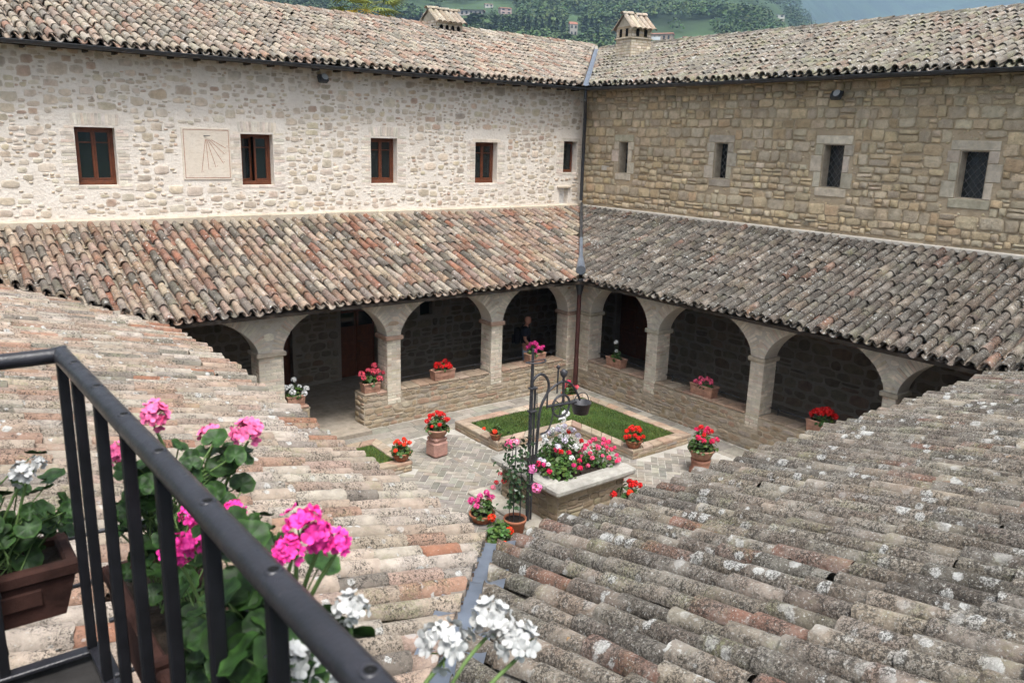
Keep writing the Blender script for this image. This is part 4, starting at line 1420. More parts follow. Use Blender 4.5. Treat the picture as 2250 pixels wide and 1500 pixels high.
# ---- raised lawns
M['grass'] = m_leaf('lawn grass', (.068, .128, .028), .45, .7)
M['turf'] = m_plain('turf soil', (.04, .07, .018), .95, .3, 10)
KH = .22
def bed(poly, label):
    root = empty('raised_lawn', (poly[0][0], poly[0][1], ZG), label, 'lawn bed', 'raised lawns of the yard', world=True)
    rg = random.Random(len(poly))
    n = len(poly)
    ar = sum(poly[i - 1][0] * poly[i][1] - poly[i][0] * poly[i - 1][1] for i in range(n)) / 2
    inn = []
    kw = .25
    for i in range(n):
        p, c, x = Vector(poly[i - 1]), Vector(poly[i]), Vector(poly[(i + 1) % n])
        d0, d1 = (c - p).normalized(), (x - c).normalized()
        s = 1 if ar > 0 else -1
        n0, n1 = Vector((-d0.y, d0.x)) * s, Vector((-d1.y, d1.x)) * s
        inn.append(c + (n0 + n1) * kw)
    core = MB()
    for i in range(n):
        a, b, a2, b2 = Vector(poly[i - 1]), Vector(poly[i]), inn[i - 1], inn[i]
        ins = .02
        vs = [(a.x, a.y, ZG - .1), (b.x, b.y, ZG - .1), (b2.x, b2.y, ZG - .1), (a2.x, a2.y, ZG - .1)]
        core.add([Vector(v) for v in vs] + [Vector((v[0], v[1], ZG + KH - .06)) for v in vs], [(0, 1, 5, 4), (1, 2, 6, 5), (2, 3, 7, 6), (3, 0, 4, 7), (4, 5, 6, 7)])
    cr = core.build('kerb_wall', M['mortar_low'], root)
    for i in range(n):
        a, b = Vector(poly[i - 1]), Vector(poly[i])
        a2, b2 = inn[i - 1], inn[i]
        L = (b - a).length
        m = max(1, round(L / .34)); d = (b - a) / m
        for j in range(m):
            t0, t1 = j / m, (j + 1) / m
            o0, o1 = a.lerp(b, t0), a.lerp(b, t1)
            i0, i1 = a2.lerp(b2, t0), a2.lerp(b2, t1)
            cxy = (o0 + o1 + i0 + i1) / 4
            out = ((o0 + o1) / 2 - (i0 + i1) / 2).normalized() * .018
            q = [o0 + out, o1 + out, i1, i0]
            q = [cxy + (p - cxy) * .975 for p in q]
            z1 = ZG + KH + rg.uniform(-.004, .004)
            top = [cxy + (p - cxy) * .93 for p in q]
            s = MB()
            s.add([Vector((p.x, p.y, ZG + KH - .065)) for p in q] + [Vector((p.x, p.y, z1 - .014)) for p in q] + [Vector((p.x, p.y, z1)) for p in top],
                  [(0, 1, 5, 4), (1, 2, 6, 5), (2, 3, 7, 6), (3, 0, 4, 7), (4, 5, 9, 8), (5, 6, 10, 9), (6, 7, 11, 10), (7, 4, 8, 11), (8, 9, 10, 11)], pick(rg, PAL_COPE))
            if ar < 0: s.f = [f[::-1] for f in s.f]
            s.build('coping_stone', M['stone_low'], cr)
        # face stones
        dd = (b - a).normalized(); nn = Vector((dd.y, -dd.x)) * (1 if ar > 0 else -1)
        F = frame((a.x, a.y, 0), (dd.x, dd.y, 0), (0, 0, 1), (nn.x, nn.y, 0))
        lay_stones(cr, F, courses(rg, 0, L, ZG, ZG + KH - .07, (.07, .08), (.2, .4), [], .014, 0, .003), PAL_LOW, M['stone_low'], 7 + i, .012, 40, 5)
    me = mk_mesh('turf', [(p.x, p.y, ZG + KH - .03) for p in inn], [tuple(range(n)) if ar > 0 else tuple(range(n))[::-1]], M['turf'])
    o = bpy.data.objects.new('turf', me); lk(o, root)
    # blades
    xs = [p.x for p in inn]; ys = [p.y for p in inn]
    r = np.random.RandomState(3)
    N = int(9000 * (max(xs) - min(xs)) * (max(ys) - min(ys)) / 4)
    px, py = r.uniform(min(xs), max(xs), N), r.uniform(min(ys), max(ys), N)
    ip = [tuple(p) for p in inn]
    keep = np.array([inside(a, b, ip) for a, b in zip(px, py)])
    px, py = px[keep], py[keep]; N = len(px)
    an = r.uniform(0, 6.28, N); hgt = r.uniform(.025, .055, N); wd = r.uniform(.006, .011, N); ln = r.uniform(0, .03, N); la = r.uniform(0, 6.28, N)
    V = np.zeros((N, 3, 3), np.float32)
    z0 = ZG + KH - .032
    V[:, 0] = np.stack([px - np.cos(an) * wd, py - np.sin(an) * wd, np.full(N, z0)], 1)
    V[:, 1] = np.stack([px + np.cos(an) * wd, py + np.sin(an) * wd, np.full(N, z0)], 1)
    V[:, 2] = np.stack([px + np.cos(la) * ln, py + np.sin(la) * ln, z0 + hgt], 1)
    me = bpy.data.meshes.new('grass'); me.vertices.add(N * 3); me.vertices.foreach_set('co', V.ravel())
    me.loops.add(N * 3); me.loops.foreach_set('vertex_index', np.arange(N * 3)); me.polygons.add(N)
    me.polygons.foreach_set('loop_start', np.arange(0, N * 3, 3)); me.update()
    me.materials.append(M['grass'])
    t = np.ones((N, 3, 4), np.float32); sh = r.uniform(.7, 1.35, N) * (1 + .25 * np.sin(px * 2.3 + 1) * np.sin(py * 1.9) + .15 * np.sin(px * 7 + py * 5)); t[:, :, 0] = (sh * r.uniform(.85, 1.5, N) * (1 + .25 * np.clip(np.sin(px * 3.1) * np.sin(py * 2.7 + 1), 0, 1)))[:, None]; t[:, :, 1] = sh[:, None]; t[:, :, 2] = sh[:, None]
    at = me.color_attributes.new('tint', 'FLOAT_COLOR', 'POINT'); at.data.foreach_set('color', t.ravel())
    g = bpy.data.objects.new('grass', me); lk(g, root); tag(g, kind='stuff')
    return root
bed(BED1, 'L-shaped raised lawn with stone kerb in the far corner of the yard')
bed(BED2, 'raised lawn with stone kerb partly hidden by the near left roof')

# ------------------------------------------------------------------ plants
RED, PINK, WHITE, CORAL, ORANGE, CRIM = (.62, .012, .012), (.70, .045, .25), (.66, .66, .64), (.72, .09, .135), (.78, .045, .012), (.60, .012, .08)
LILAC = (.64, .58, .68)


def leaf_disc(mb, c, nrm, r, rg, tint, n=7, cup=.25):
    nrm = Vector(nrm).normalized()
    a = nrm.cross(Vector((.3, .9, .2))).normalized(); b = nrm.cross(a)
    vs = [Vector(c)]
    ph = rg.uniform(0, 6.28)
    for k in range(n):
        t = ph + 2 * math.pi * k / n
        q = r * (1 if k else .45) * rg.uniform(.88, 1.1)
        vs.append(Vector(c) + (a * math.cos(t) + b * math.sin(t)) * q + nrm * (q * cup * rg.uniform(.4, 1.3)))
    mb.add(vs, [(0, 1 + k, 1 + (k + 1) % n) for k in range(n)], tint)


BLM = {}
def bloom_mesh(col, r, rg, det=0):
    key = (col, round(r, 3), det)
    if key not in BLM:
        L = []
        for _ in range(4):
            mb = MB()
            nf = 16 if det == 0 else 26
            for i in range(nf):
                z = 1 - 1.5 * (i + .5) / nf; t = i * 2.399 + rg.uniform(-.3, .3)
                s = math.sqrt(max(0, 1 - z * z))
                nrm = Vector((s * math.cos(t), s * math.sin(t), z))
                c = nrm * r * rg.uniform(.72, .95)
                fr_ = r * rg.uniform(.42, .52)
                a = nrm.cross(Vector((.2, .3, .93))).normalized(); b = nrm.cross(a)
                ph = rg.uniform(0, 6)
                sh = rg.uniform(.75, 1.15)
                tt = tuple(min(.95, x * sh) for x in col)
                vs = [c - nrm * fr_ * .25]
                for k in range(10):
                    q = ph + 2 * math.pi * k / 10
                    rr = fr_ * (1.0 if k % 2 == 0 else .62)
                    vs.append(c + (a * math.cos(q) + b * math.sin(q)) * rr + nrm * rg.uniform(-.1, .15) * fr_)
                mb.add(vs, [(0, 1 + k, 1 + (k + 1) % 10) for k in range(10)], tt)
            L.append(mb.mesh('bloom', M['petal']))
        BLM[key] = L
    return BLM[key]


def potplant(root, base, rx, ry, h, nleaf, blooms, seed, lr=.042, br=.055, tint=1.0, stems=True, sparse=False):
    """foliage dome above base (local coords of root) and single blooms on stems"""
    rg = random.Random(seed)
    base = Vector(base)
    mb = MB()
    for _ in range(nleaf):
        t = rg.uniform(0, 6.28); e = math.acos(rg.uniform(0, 1)); q = rg.uniform(.45, 1.0) ** .6
        d = Vector((math.sin(e) * math.cos(t), math.sin(e) * math.sin(t), math.cos(e)))
        c = base + Vector((d.x * rx * q, d.y * ry * q, d.z * h * q - .02))
        nn = d + Vector((rg.gauss(0, .5), rg.gauss(0, .5), .5 + rg.gauss(0, .3)))
        s = rg.uniform(.6, 1.5) * tint
        leaf_disc(mb, c, nn, lr * rg.uniform(.7, 1.25), rg, (s * rg.uniform(.8, 1.3), s, s * .9))
    mb.build('foliage', M['leaf'], root)
    st = MB()
    for (dx, dy, dz, col, *rr) in blooms:
        r = rr[0] if rr else br * rg.uniform(.8, 1.15)
        p = base + Vector((dx, dy, dz))
        o = obj('bloom', bloom_mesh(col, br, rg)[rg.randrange(4)], root, Matrix.Translation(p) @ Matrix.Rotation(rg.uniform(0, 6), 4, 'Z') @ Matrix.Rotation(rg.gauss(0, .4), 4, 'X') @ Matrix.Scale(r / br, 4))
        q0 = base + Vector((dx * .3, dy * .3, 0))
        st.tube([q0, q0.lerp(p, .5) + Vector((0, 0, .02)), p], .0045, 4)
    if st.v: st.build('stem', M['stem'], root)


def rand_blooms(seed, n, rx, ry, h, cols, zmin=.3):
    rg = random.Random(seed); L = []
    for _ in range(n):
        for _t in range(30):
            t = rg.uniform(0, 6.28); e = math.acos(rg.uniform(zmin, 1))
            p = (math.sin(e) * math.cos(t) * rx * 1.05, math.sin(e) * math.sin(t) * ry * 1.05, math.cos(e) * h * 1.12 + .02)
            if all((p[0] - o[0]) ** 2 + (p[1] - o[1]) ** 2 + (p[2] - o[2]) ** 2 > .075 ** 2 for o in L): break
        L.append((*p, rg.choice(cols)))
    return L


def bowl(root, r, h, mat, foot=.6, rim=.02):
    q = MB()
    q.lathe([(.001, 0), (r * foot, 0), (r * (foot + .18), h * .3), (r * .93, h * .72), (r * .95, h * .80), (r + rim * .4, h * .82), (r + rim * .5, h * .98), (r + rim * .2, h), (r - .02, h), (r - .03, h * .9)], 24)
    q.build('pot', mat, root)
    s = MB(); s.lathe([(r - .025, h * .88), (r * .5, h * .93), (.001, h * .95)], 18); s.build('soil', M['soil'], root)


def box_pot(root, l, w, h, mat):
    q = MB()
    t = .025
    for s in (-1, 1):
        q.add([(-l / 2 * .93, s * w / 2 * .9, 0), (l / 2 * .93, s * w / 2 * .9, 0), (l / 2, s * w / 2, h - .04), (-l / 2, s * w / 2, h - .04)], [(0, 1, 2, 3) if s < 0 else (3, 2, 1, 0)])
        q.add([(s * l / 2 * .93, -w / 2 * .9, 0), (s * l / 2 * .93, w / 2 * .9, 0), (s * l / 2, w / 2, h - .04), (s * l / 2, -w / 2, h - .04)], [(0, 1, 2, 3) if s > 0 else (3, 2, 1, 0)])
        q.bbox(-l / 2 - .014, l / 2 + .014, s * (w / 2 - .008) - .018, s * (w / 2 - .008) + .018, h - .045, h, .008)
        q.bbox(s * (l / 2 - .008) - .018, s * (l / 2 - .008) + .018, -w / 2 + .012, w / 2 - .012, h - .0452, h - .0002, .008)
        q.bbox(-l / 2 * .82, l / 2 * .82, s * (w / 2 * .955) - .008, s * (w / 2 * .955) + .008, h * .3, h * .62, .006)
    q.build('planter_box', mat, root)
    s = MB(); s.box(-l / 2 + .01, l / 2 - .01, -w / 2 + .01, w / 2 - .01, h * .5, h * .84); s.build('soil', M['soil'], root)


PG = 'geraniums in bowls about the yard'
BG = 'geranium planters along the parapets'
def bowlplant(x, y, z, r, h, rx, hh, cols, nb, seed, label, mat='terracotta', nl=130, br=.05, tint=1.0, zmin=.25):
    o = empty('potted_geranium', (x, y, z), label, 'potted plant', PG)
    bowl(o, r, h, M[mat])
    potplant(o, (0, 0, h * .9), rx, rx, hh, nl, rand_blooms(seed, nb, rx, rx, hh, cols, zmin), seed, .040, br, tint)
    return o
ZK = ZG + KH
# pedestals
pd = empty('stone_pedestal', (-9.24, -5.87, ZG), 'pink square stone pedestal under a red geranium bowl', 'pedestal')
q = MB(); q.bbox(-.185, .185, -.185, .185, 0, .36, .05, (.42, .235, .20)); q.bbox(-.165, .165, -.165, .165, .355, .44, .03, (.42, .24, .2)); q.build('block', M['pink_stone'], pd); pd.rotation_euler = (0, 0, .1)
bowlplant(-9.24, -5.87, ZG + .44, .25, .19, .26, .30, [RED], 18, 1, 'red geranium in a wide bowl on the pink stone pedestal', 'terracotta_old', 150)
bowlplant(-10.28, -6.14, ZK, .19, .18, .22, .24, [ORANGE, ORANGE, RED], 8, 2, 'orange-red geranium bowl on the corner of the left lawn kerb', nl=110, br=.055)
o = empty('potted_geranium', (-7.96, -6.26, ZK), 'small pot with sparse orange blooms on the lawn kerb', 'potted plant', PG)
bowl(o, .125, .15, M['terracotta']); potplant(o, (0.03, 0, .15), .15, .15, .24, 55, [(-.10, -.05, .06, ORANGE, .065), (-.28, .10, .12, ORANGE, .045)], 3)
bowlplant(-5.70, -8.28, ZK, .195, .18, .23, .24, [RED, (.66, .02, .008)], 15, 4, 'scarlet geranium in an orange bowl on the right lawn kerb', nl=110, br=.056)
pd = empty('stone_pedestal', (-5.15, -9.70, ZG), 'round reddish stone pedestal at the right end of the yard', 'pedestal')
q = MB(); q.lathe([(.001, 0), (.23, 0), (.225, .08), (.19, .12), (.20, .25), (.215, .30), (.001, .301)], 18, tint=(.34, .17, .12)); q.build('drum', M['pink_stone'], pd)
bowlplant(-5.15, -9.70, ZG + .30, .27, .24, .31, .40, [CRIM, CRIM, RED], 13, 5, 'crimson geranium in a large pot on the round pedestal', 'terracotta_old', 230, .058)
bowlplant(-7.72, -10.05, ZG, .24, .2, .32, .36, [RED, RED, ORANGE], 12, 6, 'red geranium in a bowl right of the stone well', nl=150, br=.065)
bowlplant(-10.26, -8.98, ZG, .23, .18, .25, .34, [PINK, (.8, .09, .3), PINK, CORAL], 9, 7, 'pink geranium in a low bowl left of the stone well', nl=120, br=.06)
bowlplant(-4.22, -4.50, ZG, .22, .2, .22, .26, [(.75, .02, .12), CORAL], 9, 8, 'rose red geranium bowl standing before the maroon downpipe', nl=90, br=.055)
o = empty('potted_geranium', (-10.95, -10.42, ZG), 'green geranium with few orange-red blooms at the near roof valley', 'potted plant', PG)
bowl(o, .22, .5, M['terracotta']); potplant(o, (0, 0, .5), .24, .24, .30, 150, [(-.05, .16, .30, ORANGE, .07), (.10, -.12, .15, ORANGE, .075), (-.12, -.25, .02, ORANGE, .075)], 9, .05, .07, 1.25)

def boxplant(x, y, z, l, w, h, rz, cols, nb, seed, label, rx, hh, nl=90, br=.06, dx=0.0, blooms=None):
    o = empty('planter_geranium', (x, y, z), label, 'planter', BG); o.rotation_euler = (0, 0, rz)
    box_pot(o, l, w, h, M['terracotta_old'])
    potplant(o, (dx, 0, h * .85), rx, w * .62, hh, nl, blooms or rand_blooms(seed, nb, rx, w * .65, hh, cols, .3), seed, .042, br)
    return o
YB, XB = YA + .17, XA + .17
boxplant(-11.42, YB, ZP, .40, .24, .24, 0, [WHITE], 0, 21, 'white geranium box on the parapet end left of the entrance', .22, .26, 90, .07,
         blooms=[(-.20, 0, .22, WHITE, .075), (-.07, -.08, .12, WHITE, .08), (-.05, .05, .20, WHITE, .07), (.02, .05, .36, WHITE, .07), (.12, 0, .19, WHITE, .065), (.20, -.08, .05, WHITE, .075), (.28, 0, .13, WHITE, .07), (-.26, .03, .15, WHITE, .06)])
boxplant(-9.56, YB, ZP, .42, .22, .23, 0, [CORAL], 0, 22, 'coral pink geranium box on the parapet beside the entrance', .22, .22, 90, .075,
         blooms=[(-.22, 0, .26, CORAL, .085), (-.05, 0, .33, CORAL, .06), (.14, .05, .40, CORAL, .08), (.08, 0, .28, CORAL, .085), (.20, 0, .26, CORAL, .08), (.20, -.08, .11, CORAL, .085), (.38, 0, .20, CORAL, .08), (-.20, -.05, .18, CORAL, .07)])
boxplant(-7.56, YB, ZP, .60, .24, .25, 0, [RED], 12, 23, 'red geranium box on the parapet below the second arch', .22, .20, 60, .06, .0)
boxplant(-4.62, YB - .02, ZP, .56, .26, .27, 0, [PINK], 10, 24, 'magenta geranium box on the parapet before the man', .30, .26, 90, .07)
boxplant(XB, -4.98, ZP, .56, .24, .25, -math.pi / 2, [WHITE], 0, 25, 'white flowered box on the parapet below the first arch of the tan wing', .14, .30, 60, .06,
         blooms=[(-.05, 0, .44, WHITE, .065), (.03, -.05, .22, WHITE, .055)])
boxplant(XB, -7.95, ZP, .66, .26, .27, -math.pi / 2, [(.8, .12, .22)], 7, 26, 'rose pink flowered box on the parapet below the second arch of the tan wing', .24, .16, 40, .06)
boxplant(XB, -11.10, ZP, .64, .26, .28, -math.pi / 2, [RED], 11, 27, 'red flowered box on the parapet below the third arch of the tan wing', .28, .26, 70, .085)

# ------------------------------------------------------------------ well
well = empty('stone_well', ((WELL[0] + WELL[1]) / 2, (WELL[2] + WELL[3]) / 2, ZG), 'square stone well head planted with flowers in mid courtyard', 'well', world=True)
x0, x1, y0, y1 = WELL
q = MB(); i_ = .17
q.box(x0 + i_, x1 - i_, y0 + i_, y1 - i_, ZG, -3.93); wb = q.build('base', M['mortar_low'], well)
rg = random.Random(9)
for (F, L) in ((frame((x0 + i_, y0 + i_, 0), (1, 0, 0), (0, 0, 1), (0, -1, 0)), x1 - x0 - 2 * i_), (frame((x0 + i_, y1 - i_, 0), (0, -1, 0), (0, 0, 1), (-1, 0, 0)), y1 - y0 - 2 * i_)):
    lay_stones(wb, F, courses(rg, 0, L, ZG, -3.94, (.11, .17), (.18, .42), [], .014, .1, .004), [((.25, .205, .145), 2), ((.29, .24, .175), 2), ((.22, .18, .13), 1)], M['stone_low'], int(L * 100), .022, 70, 5)
q = MB()
q.bbox(x0 + .10, x1 - .10, y0 + .10, y1 - .10, -4.0, -3.93, .025, (.36, .32, .26)); q.build('moulding', M['stone_low'], well)
M['rim_stone'] = m_stone('weathered rim stone', .35, .25, (.22, .21, .19), .5, 16, .015)
rw = .36
for k_, (a, b, c, d) in enumerate(((x0, x1, y0, y0 + rw), (x0, x1, y1 - rw, y1), (x0, x0 + rw, y0 + rw + .003, y1 - rw - .003), (x1 - rw, x1, y0 + rw + .003, y1 - rw - .003))):
    q = MB(); q.bbox(a, b, c, d, -3.93, -3.80, .035, (.37, .36, .335)); q.build('rim_slab', M['rim_stone'], well)
q = MB(); q.box(x0 + rw - .02, x1 - rw + .02, y0 + rw - .02, y1 - rw + .02, -3.94, -3.83); q.build('soil', M['soil'], well)
q = MB(); q.bbox(x0 - .30, x1 + .25, y0 - .25, y1 + .30, ZG - .02, ZG + .07, .02, (.42, .39, .34)); q.build('step', M['rim_stone'], well)
# flowers planted in the well: three clumps of their own
def clump(x, y, rx, h, nl, blooms, seed, label, lr=.04, br=.05, tint=1.0):
    o = empty('flower_clump', (x, y, -3.83), label, 'flowers', 'flowers planted in the well')
    potplant(o, (0, 0, 0), rx, rx, h, nl, blooms, seed, lr, br, tint)
clump(-8.50, -9.05, .50, .55, 420, rand_blooms(41, 22, .42, .42, .60, [WHITE, WHITE, LILAC], .55) + [(.35, .3, .78, WHITE, .08), (.22, .25, .70, WHITE, .07)] + rand_blooms(46, 3, .5, .5, .5, [RED], .5), 42, 'white geraniums rising at the back of the stone well', .036, .06, 1.25)
clump(-8.95, -9.50, .42, .34, 300, rand_blooms(43, 9, .45, .45, .36, [CRIM, (.75, .03, .2)], .1) + rand_blooms(48, 5, .4, .4, .42, [LILAC, WHITE], .5), 44, 'crimson and lilac geraniums spilling over the near well rim', .038, .055, 1.1)
clump(-7.98, -9.55, .34, .36, 200, rand_blooms(45, 38, .36, .36, .40, [(.80, .07, .2), (.82, .12, .24), (.78, .04, .14)], .1), 47, 'rose pink geraniums at the right end of the well', .032, .045, 1.1)

# ---- wrought iron well hoist
hz_y = -9.5
PX = -9.64
def P3(l): return [(x - PX, 0, z - ZG) for x, z in l]
hs_ = empty('well_hoist', (PX, hz_y, ZG), 'wrought iron well post with scrolled arm, pulley and chain', 'well hoist')
q = MB(); q.tube([(0, 0, 0), (0, 0, 2.5), (0, 0, 3.24)], [.034, .032, .024], 10); q.tube([(.075, 0, 0), (.075, 0, 2.55)], .020, 8); q.build('post', M['iron'], hs_)
for z in (.75, 1.5, 2.1, 2.52):
    q = MB(); q.bbox(-.05, .10, -.05, .05, z, z + .035, .008); q.build('collar', M['iron'], hs_)
def smooth(pts, n=5):
    pts = [Vector(p) for p in pts]; out = []
    for i in range(len(pts) - 1):
        p0, p1, p2, p3 = pts[max(i - 1, 0)], pts[i], pts[i + 1], pts[min(i + 2, len(pts) - 1)]
        for k in range(n):
            t = k / n
            out.append(.5 * ((2 * p1) + (p2 - p0) * t + (2 * p0 - 5 * p1 + 4 * p2 - p3) * t * t + (3 * p1 - p0 - 3 * p2 + p3) * t ** 3))
    return out + [pts[-1]]
q = MB(); q.tube(smooth(P3([(-9.65, -2.10), (-9.61, -1.95), (-9.48, -1.87), (-9.35, -1.92), (-9.26, -2.07), (-9.28, -2.23), (-9.39, -2.40), (-9.45, -2.60), (-9.47, -2.95), (-9.50, -3.5)])), .025, 8); q.build('scroll', M['iron'], hs_)
q = MB(); q.tube(smooth(P3([(-9.27, -2.22), (-9.09, -2.12), (-8.90, -2.09), (-8.72, -2.18), (-8.58, -2.36), (-8.50, -2.50)])), .021, 8); q.build('arm', M['iron'], hs_)
q = MB(); q.tube(P3([(-9.28, -2.49), (-9.04, -2.50), (-8.60, -2.52)]), .026, 8); q.tube(P3([(-9.28, -2.20), (-9.28, -2.52)]), .016, 6); q.build('cross_bar', M['iron'], hs_)
q = MB(); q.tube(P3([(-8.92, -2.00), (-8.90, -2.53)]), .024, 8); q.tube(P3([(-8.92, -2.02), (-8.92, -1.97), (-8.92, -1.90), (-8.92, -1.86)]), [.02, .06, .075, .02], 8); q.build('fork', M['iron'], hs_)
q = MB(); q.tube(P3([(-9.05, -1.80), (-9.06, -2.28)]), .016, 6); q.tube(P3([(-9.05, -1.84), (-9.05, -1.80), (-9.05, -1.76)]), [.02, .045, .01], 6); q.build('spike', M['iron'], hs_)
q = MB(); cx, cz, rr = -8.95, -2.53, .20
q.tube([((cx + rr * math.cos(a)) - PX, 0, cz + rr * math.sin(a) - ZG) for a in [math.pi * 2 * k / 24 for k in range(25)]], .022, 8)
for a in (0.3, 1.35, 2.4): q.tube([(cx + rr * math.cos(a) - PX, 0, cz + rr * math.sin(a) - ZG), (cx - rr * math.cos(a) - PX, 0, cz - rr * math.sin(a) - ZG)], .010, 6)
q.build('pulley', M['iron'], hs_)
q = MB(); q.tube([(.20 * math.cos(a), .20 * math.sin(a) * .8 - .06, 3.04) for a in [math.pi * (1.0 + 1.0 * k / 12) for k in range(13)]], .014, 6); q.tube([(-.20, -.06, 3.04), (.20, -.06, 3.04)], .01, 6); q.build('top_bracket', M['iron'], hs_)
q = MB()
def chain(pts, r=.016):
    pts = smooth(pts, 14); d = 0
    for i in range(len(pts) - 1):
        v = pts[i + 1] - pts[i]
        m = (pts[i] + pts[i + 1]) / 2
        a = v.normalized(); s = a.cross(Vector((0, 1, 0) if i % 2 else (1, .3, 0))).normalized()
        ring = [m + a * (v.length * .75 * math.cos(t)) + s * (r * math.sin(t)) for t in [math.pi * 2 * k / 8 for k in range(9)]]
        q.tube(ring, .0045, 4, cap=False)
for cp_ in ([(-.05, -.03, 2.45), (-.06, -.04, 1.6), (-.055, -.04, .8), (-.05, -.03, .25)],
            [(.09, -.03, 2.45), (.11, -.04, 1.9), (.10, -.04, 1.3), (.06, -.04, .95)],
            [(.50, -.02, 2.12), (.47, -.02, 1.9), (.38, -.02, 1.70), (.22, -.02, 1.66)]):
    q = MB(); chain(cp_); q.build('chain', M['iron'], hs_)
bk = empty('bucket', (-8.47, hz_y, -2.76), 'dark iron bucket hanging from the well arm', 'bucket')
q = MB(); q.lathe([(.001, 0), (.135, 0), (.185, .20), (.192, .20), (.192, .215), (.178, .215), (.13, .02), (.001, .02)], 20); q.build('pail', M['iron'], bk)
q = MB(); q.tube([(.185 * math.cos(a), 0, .20 + .19 * math.sin(a)) for a in [math.pi * k / 14 for k in range(15)]], .009, 6); q.build('bail_handle', M['iron'], bk)

# ---- climbing plant on canes beside the well
cl = empty('climbing_plant', (-10.06, -9.68, ZG), 'climber with pink trumpet flowers on canes in a clay pot', 'potted plant')
q = MB(); q.lathe([(.001, 0), (.14, 0), (.185, .25), (.20, .25), (.205, .31), (.19, .31), (.18, .27)], 22); q.build('pot', M['terracotta'], cl)
q = MB(); q.lathe([(.183, .27), (.001, .285)], 18); q.build('soil', M['soil'], cl)
for k_ in range(5):
    a = k_ * 1.26
    q = MB(); q.tube([(.10 * math.cos(a), .10 * math.sin(a), .25), (.11 * math.cos(a), .11 * math.sin(a), .9), (.07 * math.cos(a), .07 * math.sin(a), 1.6)], .007, 5); q.build('cane', M['iron'], cl)
rg = random.Random(17); mb = MB()
M['leaf_dark'] = m_leaf('glossy climber leaf', (.028, .058, .022), .3, .3)
for _ in range(330):
    z = rg.uniform(.50, 1.72); a = rg.uniform(0, 6.28)
    R_ = .13 + .12 * max(0, (z - .75)) + rg.uniform(-.06, .06)
    if rg.random() < .12: R_ += .16
    c = (R_ * math.cos(a), R_ * math.sin(a), z + rg.uniform(-.05, .05))
    nn = Vector((math.cos(a), math.sin(a), .6 + rg.gauss(0, .4)))
    u_ = nn.cross(Vector((rg.gauss(0, 1), rg.gauss(0, 1), rg.gauss(0, 1)))).normalized(); v_ = nn.normalized().cross(u_)
    L_, W_ = rg.uniform(.06, .10), rg.uniform(.028, .042); s = rg.uniform(.6, 1.5)
    C_ = Vector(c); n1 = nn.normalized() * .012
    mb.add([C_ - u_ * L_ * .5, C_ - v_ * W_ + n1, C_ + u_ * L_ * .5, C_ + v_ * W_ + n1], [(0, 1, 2), (0, 2, 3)], (s, s, s))
mb.build('foliage', M['leaf_dark'], cl)
for (dx, dy, z, c, r) in ((-.10, .10, 1.66, (.8, .12, .3), .085), (-.02, .02, 1.70, (.82, .3, .42), .07), (.18, -.20, 1.24, (.82, .22, .5), .09), (.26, -.24, .88, (.82, .20, .42), .10), (-.26, .22, .95, (.5, .02, .03), .045), (-.20, .20, 1.10, (.55, .02, .04), .04), (-.30, .26, .85, (.8, .2, .3), .05), (-.16, .14, .98, (.5, .02, .03), .05)):
    obj('bloom', bloom_mesh(c, r, rg)[0], cl, Matrix.Translation((dx, dy, z)))

# ------------------------------------------------------------------ fittings on the walls
sd_ = empty('sundial', ((DIAL[0] + DIAL[1]) / 2, 0, DIAL[2]), 'square cream plaster sundial with radiating red-brown hour lines', 'sundial', world=True)
q = MB(); q.bbox(DIAL[0], DIAL[1], -.022, .01, DIAL[2], DIAL[3], .008); q.build('panel', M['plaster_panel'], sd_)
def line(x0, z0, x1, z1, w, name):
    d = Vector((x1 - x0, 0, z1 - z0)).normalized(); n = Vector((-d.z, 0, d.x)) * w / 2
    A, B = Vector((x0, -.0245, z0)), Vector((x1, -.0245, z1))
    m = MB(); m.add([A - n, B - n, B + n, A + n], [(0, 1, 2, 3)]); m.build(name, M['paint_line'], sd_)
a, b, c, d = DIAL[0] + .045, DIAL[1] - .045, DIAL[2] + .045, DIAL[3] - .045
for seg in ((a, c, b, c), (b, c, b, d), (b, d, a, d), (a, d, a, c)): line(*seg, .012, 'border_line')
W, H = b - a, d - c
D = lambda u, v: (a + u * W, d - v * H)
for (u0, v0, u1, v1) in ((.475, .20, .355, .89), (.487, .20, .52, .83), (.505, .20, .68, .78), (.53, .20, .86, .70), (.56, .20, .89, .495), (.60, .20, .93, .375)):
    line(*D(u0, v0), *D(u1, v1), .011, 'hour_line')
for (u, v) in ((.385, .87), (.555, .82), (.71, .75), (.87, .66), (.915, .47), (.95, .33)):
    x_, z_ = D(u, v)
    for j in range(2): line(x_ + j * .014, z_ - .014, x_ + j * .014 + .003, z_ + .014, .005, 'numeral')
q = MB(); x_, z_ = D(.50, .12); q.tube([(x_ - .06, -.02, z_ - .005), (x_ + .07, -.10, z_ + .004)], .008, 6); q.build('gnomon', M['iron'], sd_)

